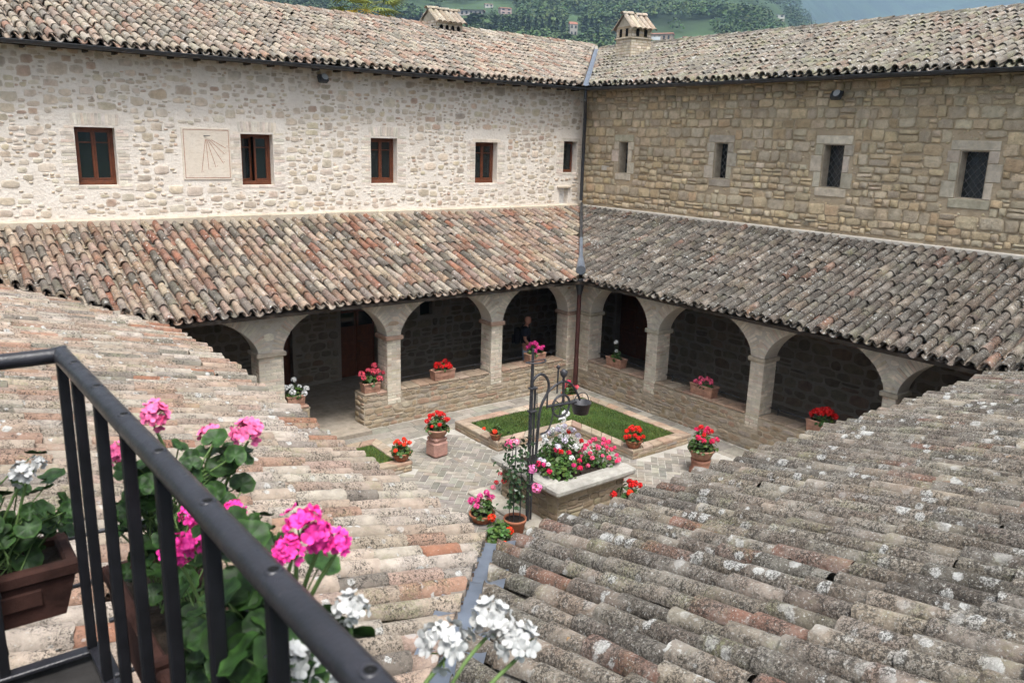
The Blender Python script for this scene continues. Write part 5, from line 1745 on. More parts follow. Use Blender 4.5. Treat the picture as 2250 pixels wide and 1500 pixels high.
def flood(x, y, z, rz, label):
    o = empty('floodlight', (x, y, z), label, 'floodlight', 'floodlights under the eaves'); o.rotation_euler = (0, 0, rz)
    q = MB(); Mx = Matrix.Translation((0, -.20, -.05)) @ Matrix.Rotation(math.radians(-28), 4, 'X')
    q.bbox(-.13, .13, -.07, .07, -.10, .10, .03, (1, 1, 1), Mx); q.build('housing', M['gutter'], o)
    g = MB(); g.lathe([(.001, 0), (.06, .004), (.085, 0)], 14, M=Mx @ Matrix.Translation((.03, -.073, .02)) @ Matrix.Rotation(math.pi / 2, 4, 'X')); g.build('lens', M['lens'], o)
    h = MB(); h.tube([(0, 0, 0), (0, -.1, .03), (0, -.16, -.02)], .016, 6); h.bbox(-.05, .05, -.02, .02, -.06, .06, .006); h.build('bracket', M['gutter'], o)
k = NT('floodlight glass'); M['lens'] = k.done((.42, .43, .44), .15, None, .5)
flood(-9.04, -.02, 3.42, 0, 'dark floodlight fixed high on the pale wall')
flood(-.02, -8.78, 3.30, -math.pi / 2, 'dark floodlight fixed high on the tan wall')

# ------------------------------------------------------------------ the man in the arcade
SKIN = m_plain('skin', (.42, .20, .135), .55, .1, 20)
NAVY = m_plain('navy cotton', (.010, .012, .020), .9, .2, 30)
JEAN = m_plain('pale blue denim', (.30, .36, .45), .9, .2, 40)
BLK = m_plain('black nylon', (.008, .008, .009), .7, .2, 20)
def skin(name, verts, edges, radii, mat, parent, sub=2, root=0):
    me = bpy.data.meshes.new(name); me.from_pydata(verts, edges, []); me.materials.append(mat)
    o = bpy.data.objects.new(name, me); lk(o, parent)
    m = o.modifiers.new('skin', 'SKIN'); m.use_smooth_shade = True
    lay = me.skin_vertices[0].data if me.skin_vertices else None
    if lay is None:
        bpy.context.view_layer.objects.active = o
        bpy.ops.mesh.customdata_skin_add()
        lay = me.skin_vertices[0].data
    for i, r in enumerate(radii):
        lay[i].radius = r if isinstance(r, tuple) else (r, r)
        lay[i].use_root = (i == root)
    s = o.modifiers.new('sub', 'SUBSURF'); s.levels = sub; s.render_levels = sub
    return o
man = empty('person', (-4.12, -2.45, ZF), 'bald person in navy t-shirt and pale jeans standing behind the parapet', 'person')
man.rotation_euler = (0, 0, math.radians(-38 + 90))     # local -y faces to the right of the picture
bv = [(0, 0, .95), (0, .01, 1.12), (0, .02, 1.30), (0, .01, 1.44), (0, -.01, 1.50), (0, -.03, 1.565),
      (.18, .02, 1.40), (.235, .05, 1.16), (.22, -.02, .93), (.215, -.05, .84),
      (-.18, .02, 1.40), (-.24, .03, 1.16), (-.20, -.12, .98), (-.17, -.20, .94),
      (.10, 0, .88), (.11, -.01, .48), (.11, .03, .08), (.11, -.10, .03),
      (-.10, 0, .88), (-.11, -.01, .48), (-.11, .03, .08), (-.11, -.10, .03)]
be = [(0, 1), (1, 2), (2, 3), (3, 4), (4, 5), (3, 6), (6, 7), (7, 8), (8, 9), (3, 10), (10, 11), (11, 12), (12, 13), (0, 14), (14, 15), (15, 16), (16, 17), (0, 18), (18, 19), (19, 20), (20, 21)]
brd = [(.15, .11), (.155, .12), (.16, .12), (.11, .09), .058, .055, .062, .046, .036, .034, .062, .046, .036, .034, .085, .06, .045, .04, .085, .06, .045, .04]
skin('body', bv, be, brd, SKIN, man)
# head as a shaped mesh: skull, brow, nose, chin, ears
hm = MB(); vs, fs = [], []
nu, nv = 20, 14
for j in range(nv + 1):
    ph = math.pi * j / nv
    for i in range(nu):
        th = 2 * math.pi * i / nu
        x, y, z = math.sin(ph) * math.cos(th) * .078, math.sin(ph) * math.sin(th) * .098, math.cos(ph) * .118
        if z < 0:
            f = 1 - .30 * (-z / .118) ** 1.4; x *= f
            if y < 0: y = y * (1 - .12 * (-z / .118))
            else: y *= 1 - .35 * (-z / .118)
        front = max(0, -math.sin(th)) ** 6 * math.sin(ph)
        if front > 0:
            y -= front * (.020 * math.exp(-((z + .022) / .018) ** 2) + .006 * math.exp(-((z - .022) / .012) ** 2) + .008 * math.exp(-((z + .09) / .02) ** 2) - .008 * math.exp(-((z - .004) / .009) ** 2) + .004 * math.exp(-((z + .058) / .010) ** 2))
        vs.append((x, y, z))
for j in range(nv):
    for i in range(nu):
        i2 = (i + 1) % nu
        fs.append((j * nu + i, (j + 1) * nu + i, (j + 1) * nu + i2, j * nu + i2))
HM = Matrix.Translation((0, -.045, 1.655)) @ Matrix.Rotation(math.radians(14), 4, 'X')
hm.add(vs, fs, smooth=True, M=HM)
for s in (-1, 1):
    hm.lathe([(.001, .006), (.012, .010), (.022, .004), (.024, -.004)], 10, M=HM @ Matrix.Translation((s * .077, .012, -.008)) @ Matrix.Rotation(s * math.pi / 2, 4, 'Y') @ Matrix.Diagonal((1.4, .8, 1, 1)))
hm.build('head', SKIN, man)
ey = MB()
for s in (-1, 1): ey.lathe([(.001, .004), (.010, .002), (.011, -.002)], 8, M=HM @ Matrix.Translation((s * .030, -.094, .004)) @ Matrix.Rotation(math.pi / 2, 4, 'X'))
ey.build('eyes', BLK, man)
for s in (1, -1):      # fingers of both hands
    base = Vector((.213, -.055, .83)) if s > 0 else Vector((-.165, -.215, .93))
    dr = Vector((0, -.10, -1)).normalized() if s > 0 else Vector((.05, -.9, -.3)).normalized()
    sv = Vector((0, 1, -.05)) if s > 0 else Vector((1, 0, 0))
    h = MB()
    h.tube([base + dr * -.03, base + dr * .03, base + dr * .065], [.030, .036, .032], 8)
    for k_, (o, L) in enumerate(((-.028, .062), (-.010, .072), (.010, .068), (.027, .054))):
        b0 = base + dr * .06 + sv * o
        h.tube([b0, b0 + dr * L * .5 + Vector((-s * .004, 0, 0)), b0 + dr * L + Vector((-s * .018, 0, 0))], [.0095, .009, .007], 6)
    b0 = base + dr * .01 + sv * -.032
    h.tube([b0, b0 + dr * .035 + sv * -.018, b0 + dr * .065 + sv * -.016], [.011, .010, .008], 6)
    h.build('hand', SKIN, man)
skin('shirt', [(0, 0, .93), (0, .01, 1.12), (0, .02, 1.30), (0, .01, 1.425), (0, -.01, 1.475), (.18, .02, 1.41), (.225, .045, 1.22), (-.18, .02, 1.41), (-.23, .03, 1.22)],
     [(0, 1), (1, 2), (2, 3), (3, 4), (3, 5), (5, 6), (3, 7), (7, 8)], [(.185, .145), (.185, .15), (.19, .15), (.13, .11), .072, .085, .078, .085, .078], NAVY, man)
skin('trousers', [(0, 0, .98), (0, 0, .90), (.10, 0, .84), (.115, -.01, .48), (.115, .03, .10), (-.10, 0, .84), (-.115, -.01, .48), (-.115, .03, .10)],
     [(0, 1), (1, 2), (2, 3), (3, 4), (1, 5), (5, 6), (6, 7)], [(.17, .135), (.175, .14), .105, .085, .075, .105, .085, .075], JEAN, man)
bp = empty('backpack', (-4.12, -2.45, ZF), 'black backpack on the back of the standing person', 'backpack'); bp.rotation_euler = man.rotation_euler
q = MB(); q.bbox(-.16, .16, .15, .34, .98, 1.42, .07); q.bbox(-.12, .12, .33, .40, 1.0, 1.22, .03); q.build('bag', BLK, bp)
for s in (-1, 1):
    q = MB(); q.tube(smooth([(s * .11, .16, 1.38), (s * .12, .05, 1.50), (s * .13, -.10, 1.42), (s * .17, -.10, 1.22), (s * .17, .12, 1.05)]), .018, 6); q.build('strap', BLK, bp)

# ------------------------------------------------------------------ balcony railing at the viewpoint
ZR = 1.424
RX, RY = -17.775, -17.355
rail = empty('balcony_railing', (RX, RY, .50), 'dark grey metal balcony railing with round handrail and square balusters', 'railing', world=True)
RXY = lambda y: -17.785 + (RY - y) * .0185
q = MB(); q.tube([(RXY(RY), RY, ZR), (RXY(-22), -22.0, ZR)], .0235, 18); q.build('handrail', M['rail_paint'], rail)
q = MB(); q.tube([(-21.0, RY - .006, ZR), (RX - .02, RY - .006, ZR)], .0215, 16); q.tube([(RX - .03, RY - .004, ZR), (RX + .004, RY - .002, ZR)], [.0215, .0245], 16); q.build('handrail', M['rail_paint'], rail)
ys = [-17.542, -17.787, -18.028, -18.278, -18.544, -18.81, -19.081, -19.34, -19.6, -19.86, -20.12]
h = .013
M['rail_matt'] = m_plain('matt rail paint', (.009, .009, .011), .6, .4, 14, 160, .3, .002, .25, .0)
for y in [RY + .0] + ys:
    q = MB(); q.bbox(RXY(y) - h, RXY(y) + h, y - h, y + h, .52, ZR - .018, .003); q.build('baluster', M['rail_matt'], rail)
for x in (-18.01, -18.26, -18.51, -18.76, -19.0):
    q = MB(); q.bbox(x - h, x + h, RY - h - .006, RY + h - .006, .52, ZR - .016, .003); q.build('baluster', M['rail_matt'], rail)
for y in ys[:8]:       # plug welds on top of the rail
    q = MB()
    q.lathe([(.0075, -.0012), (.0095, .0012), (.0125, .0010), (.0145, -.0022)], 16, (RXY(y) - .001, y, ZR + .0228)); q.build('weld_plug', M['rail_paint'], rail)
    q = MB(); q.lathe([(.001, .0002), (.0078, .0002)], 12, (RXY(y) - .001, y, ZR + .0232)); q.build('plug_hole', M['black'], rail)
q = MB(); q.bbox(RX - .02, RX + .03, -22, RY + .02, .505, .519, .003); q.build('bottom_bar', M['rail_paint'], rail)
q = MB(); q.bbox(-21, RX - .021, RY - .026, RY + .014, .505, .519, .003); q.build('bottom_bar', M['rail_paint'], rail)
bal = empty('balcony', (-18.6, -19.6, .30), 'dark edge of the balcony slab under the railing', 'balcony', world=True)
M['slab'] = m_plain('balcony slab', (.030, .028, .027), .9, .4, 6, 40, .5, .006)
q = MB(); q.bbox(-21.5, RX + .03, -23, RY + .04, .30, .48, .01); q.build('slab', M['slab'], bal)
q = MB(); q.box(-21.5, -18.6, -23, -21.2, -4.6, .299); q.box(-21.4, -21.2, -21.2, -17.5, -4.6, .299); q.build('support_wall', M['mortar_cream'], bal)
# hanger bars that carry the planters
hg = empty('planter_hanger', (RX, -17.9, .55), 'thin dark iron hanger frame holding planters outside the railing', 'planter hanger', world=True)
def bar(a, b, r=.007):
    m = MB(); m.tube([a, b], r, 6); m.build('hanger_bar', M['iron'], hg)
for z in (.57, .74):
    bar((-17.50, -17.10, z), (-17.50, -19.3, z)); bar((-18.9, -17.08, z + .012), (-17.44, -17.08, z + .012))
for (x, y) in ((-18.0, None), (-18.5, None)):
    bar((x, RY, .575), (x, -17.05, .575)); bar((x, -17.08, .57), (x, -17.08, .76)); bar((x, RY, .752), (x, -17.08, .752))
for y in (-17.62, -18.3, -18.9):
    bar((RX, y, .572), (-17.47, y, .572)); bar((-17.50, y, .57), (-17.50, y, .75)); bar((RX, y, .742), (-17.50, y, .742))

# ---- close geraniums: every leaf and bloom a part of its own
def near_leaf(rg):
    n, R = 28, 1.0
    vs, fs = [Vector((0, 0, 0))], []
    ph = rg.uniform(0, 6)
    def rim(t, f):
        # kidney outline with shallow scallops, notch at t = pi
        lob = 1 + .07 * abs(math.sin(t * 4.5 + .3)) - .04
        notch = 1 - .72 * math.exp(-((abs(t - math.pi)) / .22) ** 2)
        r = R * lob * (notch * f + (1 - f) * 1) * f
        z = .22 * f * f + .09 * f * math.sin(t * 5 + ph) - .10 * math.exp(-((f - .62) / .2) ** 2) * .5
        return Vector((r * math.cos(t), r * math.sin(t), z))
    for f in (.35, .7, 1.0):
        for k in range(n): vs.append(rim(2 * math.pi * k / n, f))
    for k in range(n): fs.append((0, 1 + k, 1 + (k + 1) % n))
    for j in range(2):
        for k in range(n):
            k2 = (k + 1) % n
            fs.append((1 + j * n + k, 1 + (j + 1) * n + k, 1 + (j + 1) * n + k2, 1 + j * n + k2))
    s = rg.uniform(.75, 1.3)
    t = [(s * 1.15, s * 1.05, s)] + [(s * .98, s * .95, s * .9)] * n + [(s * .62, s * .58, s * .6)] * n + [(s * 1.25, s * 1.2, s * .9)] * n
    return mk_mesh('leaf', vs, fs, M['leaf_near'], np.array(t), True)


def near_bloom(col, rg, nf=22, R=.047, tip=None, open_=1.0):
    mb = MB()
    for i in range(nf):
        z = 1 - 1.35 * (i + .5) / nf; t = i * 2.399 + rg.uniform(-.35, .35)
        s = math.sqrt(max(0, 1 - z * z))
        nrm = Vector((s * math.cos(t), s * math.sin(t), z + .15)).normalized()
        nrm = (nrm + Vector((rg.gauss(0, .15), rg.gauss(0, .15), rg.gauss(0, .15)))).normalized()
        c = nrm * R * rg.uniform(.62, 1.12)
        a = nrm.cross(Vector((.2, .3, .93))).normalized(); b = nrm.cross(a)
        ph = rg.uniform(0, 6)
        for k in range(5):
            q = ph + 2 * math.pi * k / 5 + rg.uniform(-.1, .1)
            d = a * math.cos(q) + b * math.sin(q); e = nrm.cross(d)
            L = R * rg.uniform(.36, .50) * open_; W = L * rg.uniform(.38, .50)
            sh = rg.uniform(.82, 1.12)
            base = tuple(min(.95, x * sh * .8) for x in col); tipc = tuple(min(.95, x * sh) for x in (tip or col))
            vs, ts = [], []
            for (u, w) in ((0, .18), (.3, .62), (.65, 1.0), (.9, .78), (1.0, .30)):
                for m in (-1, 0, 1):
                    lift = .10 * u + .22 * u * u - .12 * abs(m) * w + rg.uniform(-.03, .03)
                    vs.append(c + d * (L * u) + e * (W * w * m) + nrm * (L * lift))
            fs = []
            for j in range(4):
                for m in range(2): fs.append((j * 3 + m, j * 3 + m + 1, (j + 1) * 3 + m + 1, (j + 1) * 3 + m))
            b0 = len(mb.v)
            mb.add(vs, fs, tipc, smooth=True)
            for j in range(3): mb.t[b0 + j] = base
    return mb


def with_green(mb, rg, R=.047):
    # pedicels and buds below the head
    for i in range(9):
        a = rg.uniform(0, 6.28); e = rg.uniform(.5, 1.6)
        d = Vector((math.sin(e) * math.cos(a), math.sin(e) * math.sin(a), math.cos(e)))
        p = Vector((0, 0, -R * .55))
        mb.tube([p, p + d * R * .9], [.0016, .0024], 5, (.13, .20, .06))
    return mb


rgn = random.Random(99)
LEAVES = [near_leaf(rgn) for _ in range(10)]
HOT, PKN, WHT = (.70, .025, .24), (.72, .085, .25), (.50, .50, .485)
NB = {}
for key, col, tip in (('hot', HOT, (.88, .05, .36)), ('pink', PKN, (.86, .16, .36)), ('white', WHT, None)):
    NB[key] = [with_green(near_bloom(col, rgn, 21, .047, tip), rgn).mesh('bloom', M['petal']) for _ in range(3)]


def near_plant(label, root_pos, stems, leaf_clusters, seed, name='planter_geranium', group='close geraniums on the railing'):
    """stems: (x, y, z, kind, scale); clusters: centre, spread, count, leaf radius"""
    rg = random.Random(seed)
    root = empty('geranium_plant', root_pos, label, 'geranium', group, world=True)
    R0 = Vector(root_pos)
    for (x, y, z, kind, sc) in stems:
        P = Vector((x, y, z))
        tocam = (CAM - P).normalized()
        tilt = Vector((0, 0, 1)) * .75 + tocam * .6 + Vector((rg.gauss(0, .2), rg.gauss(0, .2), 0))
        Mx = Matrix.Translation(P) @ tilt.to_track_quat('Z', 'Y').to_matrix().to_4x4() @ Matrix.Rotation(rg.uniform(0, 6), 4, 'Z') @ Matrix.Scale(sc * .75, 4)
        obj('bloom', NB[kind][rg.randrange(3)], root, Mx)
        b = R0 + Vector((rg.uniform(-.05, .05), (P.y - R0.y) * .6, .02))
        mid = b.lerp(P, .6) + Vector((rg.uniform(-.02, .02), rg.uniform(-.02, .02), .03))
        q = MB(); q.tube(smooth([b, mid, P - tilt.normalized() * .03 * sc], 4), [.0042] * 8 + [.003], 6); q.build('stem', M['stem'], root)
    for (cx, cy, cz, sx, sy, sz, n, r) in leaf_clusters:
        C = Vector((cx, cy, cz))
        pet = MB()
        for _ in range(n):
            u = Vector((rg.gauss(0, .5), rg.gauss(0, .5), rg.gauss(0, .5)))
            P = C + Vector((u.x * sx, u.y * sy, u.z * sz))
            if P.x < RX + .035 and P.y < RY + .03: P.x = RX + .04 + rg.uniform(0, .04)
            if P.y < RY + .035 and P.x < RX - .02: P.y = RY + .04 + rg.uniform(0, .05)
            nn = Vector((u.x * .8, u.y * .8, .9 + u.z * .3)) + Vector((rg.gauss(0, .35), rg.gauss(0, .35), rg.gauss(0, .2))) + (CAM - P).normalized() * .35
            Mx = Matrix.Translation(P) @ nn.to_track_quat('Z', 'Y').to_matrix().to_4x4() @ Matrix.Rotation(rg.uniform(0, 6.28), 4, 'Z') @ Matrix.Scale(r * rg.uniform(.5, 1.1), 4)
            obj('leaf', LEAVES[rg.randrange(10)], root, Mx)
            a = Vector((R0.x + rg.uniform(-.05, .05), C.y + rg.uniform(-.1, .1), max(R0.z, P.z - .16)))
            pet.tube([a, a.lerp(P, .6) + Vector((0, 0, .01)), P - nn.normalized() * .003], .0022, 4)
        if pet.v: pet.build('leaf_stalks', M['stem'], root, kind='stuff')
    return root


def planter(x0, x1, y0, y1, z0, z1, label):
    o = empty('window_box', ((x0 + x1) / 2, (y0 + y1) / 2, z0), label, 'planter', 'planters hung on the railing')
    l, w, hh = x1 - x0, y1 - y0, z1 - z0
    o.rotation_euler = (0, 0, 0)
    box_pot(o, l, w, hh, M['terracotta_shaded'])
    return o
M['terracotta_shaded'] = m_plain('shade-darkened terracotta', (.045, .020, .015), .9, .5, 9, 60, .5, .005)  # clay colour darkened to carry the shade on the boxes' near faces
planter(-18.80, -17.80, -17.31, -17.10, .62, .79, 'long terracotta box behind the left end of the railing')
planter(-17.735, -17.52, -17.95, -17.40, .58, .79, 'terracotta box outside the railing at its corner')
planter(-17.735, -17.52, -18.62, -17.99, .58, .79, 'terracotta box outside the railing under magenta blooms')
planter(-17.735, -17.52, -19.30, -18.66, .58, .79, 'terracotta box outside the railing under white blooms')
near_plant('leafy geranium with one white bloom in the left box', (-17.98, -17.20, .77),
           [(-17.90, -17.28, 1.075, 'white', .95), (-17.86, -17.26, 1.09, 'white', .6)],
           [(-17.95, -17.22, .97, .16, .10, .10, 26, .040), (-18.06, -17.20, .92, .14, .10, .12, 26, .042), (-17.90, -17.20, .86, .10, .08, .05, 14, .04)], 301)
near_plant('tall pink geranium in the corner box', (-17.63, -17.70, .77),
           [(-17.65, -17.76, 1.34, 'pink', .98), (-17.52, -17.77, 1.262, 'pink', .80), (-17.45, -17.84, 1.28, 'pink', 1.0), (-17.715, -17.62, 1.205, 'pink', .8)],
           [(-17.54, -17.80, 1.17, .14, .12, .10, 34, .036), (-17.69, -17.70, 1.10, .10, .12, .16, 34, .036), (-17.66, -17.72, .93, .12, .14, .12, 30, .038)], 302)
near_plant('magenta geranium in the middle box', (-17.63, -18.25, .77),
           [(-17.61, -18.56, 1.36, 'hot', 1.02), (-17.585, -18.56, 1.335, 'hot', .8), (-17.555, -18.58, 1.325, 'hot', .68), (-17.655, -18.60, 1.345, 'hot', .72),
            (-17.67, -18.12, 1.225, 'hot', .8), (-17.60, -18.15, 1.225, 'hot', .7), (-17.725, -18.16, 1.175, 'hot', .85), (-17.70, -18.22, 1.215, 'hot', .8)],
           [(-17.66, -18.44, 1.19, .12, .12, .13, 34, .043), (-17.63, -18.30, .98, .12, .20, .14, 34, .045), (-17.68, -18.15, .95, .10, .15, .10, 18, .04)], 303)
near_plant('white geranium in the near box', (-17.58, -18.85, .77),
           [(-17.57, -18.655, 1.232, 'white', .86), (-17.43, -18.73, 1.155, 'white', 1.15), (-17.27, -18.66, 1.105, 'white', 1.12), (-17.26, -18.735, 1.095, 'white', 1.10),
            (-17.715, -18.74, 1.235, 'white', .95), (-17.67, -18.82, 1.27, 'white', .9)],
           [(-17.66, -18.66, 1.13, .12, .12, .12, 30, .047), (-17.50, -18.80, .97, .12, .16, .10, 24, .045), (-17.40, -18.80, 1.03, .05, .06, .04, 6, .035)], 304)

# ------------------------------------------------------------------ hills, woods and houses beyond
def fnoise(x, y):
    return (math.sin(x * .0061 + 1.3) * math.cos(y * .0052 - .7) + .5 * math.sin(x * .017 + y * .011) + .3 * math.cos(x * .031 - y * .027 + 2))


def sstep(a, b, x):
    t = min(1, max(0, (x - a) / (b - a)))
    return t * t * (3 - 2 * t)


def ground_z(x, y):
    dx, dy = x - CAM.x, y - CAM.y
    r = math.hypot(dx, dy); az = math.degrees(math.atan2(dy, dx))
    near = -6 - 6 * sstep(40, 120, r)
    g = sstep(26.0, 37.5, az) if -60 < az < 150 else 0
    if az > 110: g = 1 - sstep(110, 150, az)
    h = .165 * max(0, r - 130) + .05 * max(0, r - 450) - .14 * max(0, r - 1700)
    h = max(0, h) * g + 6 * fnoise(x, y) * sstep(200, 500, r) * g
    far = sstep(2300, 4600, r) * (860 + 60 * math.sin(az * .11 + .6) + 40 * math.sin(az * .37) + 14 * math.sin(az * 1.7 + r * .004)) * (sstep(-70, -20, az) - sstep(140, 170, az))
    return near + h + far


M['hill'] = m_plain('meadow hillside', (.038, .066, .026), .95, .6, .012, .08, .4, .6)
M['far_wood'] = m_plain('wooded mountain', (.030, .052, .025), .95, .5, .012, .02, 1.0, 8)
vs, fs, mi = [], [], []
azs = [math.radians(-60 + 2.0 * i) for i in range(106)]
rs = [30, 60, 100, 140, 180, 230, 290, 360, 440, 530, 630, 750, 880, 1020, 1180, 1350, 1550, 1800, 2100, 2350, 2600, 2900, 3200, 3500, 3800, 4100, 4400, 4700, 5200, 6000]
for r in rs:
    for a in azs:
        x, y = CAM.x + r * math.cos(a), CAM.y + r * math.sin(a)
        vs.append((x, y, ground_z(x, y)))
n = len(azs)
for i in range(len(rs) - 1):
    for j in range(n - 1):
        fs.append((i * n + j, (i + 1) * n + j, (i + 1) * n + j + 1, i * n + j + 1)); mi.append(1 if rs[i] >= 2100 else 0)
me = mk_mesh('hills', vs, fs, [M['hill'], M['far_wood']], None, True); me.polygons.foreach_set('material_index', mi)
o = bpy.data.objects.new('hills', me); lk(o); tag(o, kind='structure')
gp = flat('ground', [(-9000, -9000), (9000, -9000), (9000, 9000), (-9000, 9000)], -14, M['hill'], kind='structure')


def on_ground(px, py):
    d = FWD + RGT * ((px - 1125) / 1783.37) - UPV * ((py - 750) / 1783.37)
    d.normalize()
    t = 150
    while t < 9000:
        P = CAM + d * t
        if P.z <= ground_z(P.x, P.y): break
        t *= 1.01
    return P, t


# ---- trees
M['tree'] = m_leaf('broad tree foliage', (.046, .086, .028), .4, .7)
M['tree_dark'] = m_leaf('conifer foliage', (.028, .052, .026), .4, .7)
M['bark'] = m_plain('bark', (.10, .08, .06), .95, .3, 3)


def crown_pts(rg, kind, nq):
    """leaf faces of a unit tree (height 1)"""
    V, F, T = [], [], []
    for _ in range(nq):
        if kind == 'broad':
            t, e = rg.uniform(0, 6.28), math.acos(rg.uniform(-.5, 1)); q = rg.uniform(.55, 1) ** .5
            lump = 1 + .22 * math.sin(t * 3 + e * 4) + .12 * math.sin(t * 7)
            c = Vector((math.sin(e) * math.cos(t) * .42 * q * lump, math.sin(e) * math.sin(t) * .42 * q * lump, .58 + math.cos(e) * .40 * q * lump)); s = rg.uniform(.06, .11)
        elif kind == 'cypress':
            z = rg.uniform(.04, 1); t = rg.uniform(0, 6.28); w = .085 * math.sin(min(1, (1 - z) * 1.6 + .08) * math.pi / 2) * rg.uniform(.7, 1.1)
            c = Vector((w * math.cos(t), w * math.sin(t), z)); s = rg.uniform(.022, .05)
        elif kind == 'conifer':
            z = rg.uniform(.10, 1); t = rg.uniform(0, 6.28); w = .24 * (1 - z) ** .8 * rg.uniform(.6, 1.1) + .01
            c = Vector((w * math.cos(t), w * math.sin(t), z)); s = rg.uniform(.035, .07)
        else:   # umbrella pine
            t = rg.uniform(0, 6.28); q = rg.uniform(0, 1) ** .5
            c = Vector((.46 * q * math.cos(t), .46 * q * math.sin(t), .80 + .17 * (1 - q * q) * rg.uniform(.2, 1) + rg.uniform(-.05, .02))); s = rg.uniform(.03, .06)
        nn = Vector((c.x * 1.6, c.y * 1.6, (c.z - .5))) + Vector((rg.gauss(0, .4), rg.gauss(0, .4), .4 + rg.gauss(0, .3)))
        nn.normalize()
        a = nn.cross(Vector((.3, .2, .9))).normalized(); b = nn.cross(a); ph = rg.uniform(0, 6)
        i0 = len(V)
        for k in range(4):
            an = ph + k * math.pi / 2; rr = s * rg.uniform(.7, 1.25)
            V.append(c + (a * math.cos(an) + b * math.sin(an)) * rr + nn * rg.uniform(-.3, .3) * s)
        F.append((i0, i0 + 1, i0 + 2, i0 + 3))
        sh = rg.uniform(.65, 1.35)
        T += [(sh * rg.uniform(.85, 1.2), sh, sh * .9)] * 4
    return np.array([tuple(v) for v in V], np.float32), F, np.array(T, np.float32)


rg = random.Random(500)
houses = [  # px, py of the base middle, width px, height px, storeys, wall, roof, label
    (920, 54, 46, 22, 2, (.52, .40, .34), 'pinkish two-storey house with red roof behind the broad chimney'),
    (1020, 36, 74, 15, 1, (.60, .54, .48), 'long pale block with red roof among the trees'),
    (1112, 32, 23, 14, 2, (.56, .42, .38), 'small pink house high among the trees'),
    (1260, 80, 16, 28, 2, (.46, .43, .38), 'grey stone tower house in front of the dark wood'),
    (1448, 92, 48, 18, 1, (.56, .42, .32), 'orange and white house with red roof right of the tall chimney'),
    (1530, 96, 50, 14, 1, (.50, .36, .26), 'low house with reddish roof behind the tan wing ridge'),
    (1075, 17, 16, 8, 1, (.62, .58, .52), 'tiny pale house in the upper wood'),
    (1712, 40, 20, 7, 1, (.66, .63, .56), 'white farmhouse on the green meadow slope'),
]
M['house_wall'] = m_tint('house render', .9, .12, .4, 2, .1, .01)
M['house_roof'] = m_plain('red house roof', (.30, .13, .085), .9, .25, .5)
M['house_win'] = m_plain('far window', (.03, .03, .035), .4)
hwin = []
for i, (px, py, wp, hp, st_, wc, lab) in enumerate(houses):
    P, t = on_ground(px, py)
    w, hh = wp * t / 1783, hp * t / 1783
    hwin.append((px - wp * .55, px + wp * .55, t, py, py - hp))
    o = empty('house', P - Vector((0, 0, 1)), lab, 'house')
    o.rotation_euler = (0, 0, math.atan2(CAM.y - P.y, CAM.x - P.x) + math.pi / 2 + (.18, -.12, .25, .3, -.25, .1, .2, .1)[i])
    dp_ = w * (.55 if w > 12 else .9)
    wc = tuple(x * .72 for x in wc)
    q = MB(); q.box(-w / 2, w / 2, 0, dp_, -3, hh * .84 + 1, wc)
    if i == 4: q.box(-w * .5, w * .05, -.12, -.05, 1.0, hh * .7, (.68, .68, .68))
    q.build('wall', M['house_wall'], o)
    zt = hh * .84 + 1
    q = MB(); ov = w * .04
    q.add([(-w / 2 - ov, -ov, zt - .1), (w / 2 + ov, -ov, zt - .1), (w / 2 + ov, dp_ + ov, zt - .1), (-w / 2 - ov, dp_ + ov, zt - .1), (-w / 2 - ov, dp_ / 2, zt + hh * .18), (w / 2 + ov, dp_ / 2, zt + hh * .18)],
          [(0, 1, 5, 4), (2, 3, 4, 5), (1, 2, 5), (3, 0, 4), (3, 2, 1, 0)]); q.build('roof', M['house_roof'], o)
    nw = max(2, int(wp / 9))
    for s in range(st_):
        for k_ in range(nw):
            x = -w / 2 + w * (k_ + .5) / nw; zz = 1 + (zt - 1) * (s + .28) / st_
            q = MB(); q.box(x - w / nw * .22, x + w / nw * .22, -.06, .02, zz, zz + (zt - 1) / st_ * .48); q.build('window', M['house_win'], o)
    if st_ == 2 and i < 2:
        q = MB(); q.box(-w / 2 - .4, w / 2 + .4, -1.2, 0, 1 + (zt - 1) * .5 - .15, 1 + (zt - 1) * .5 + .6, (.62, .52, .46)); q.build('balcony', M['house_wall'], o)


def blocked(x, y, z, hgt):
    pj = proj((x, y, z + hgt))
    if pj is None: return False
    m = .45 * hgt * 1783 / pj[2]
    for (a, b, t, base, top) in hwin:
        if a - m < pj[0] < b + m and pj[2] < t * 1.06 and pj[1] < base - (base - top) * .35 and pj[1] > top - 60: return True
    return False


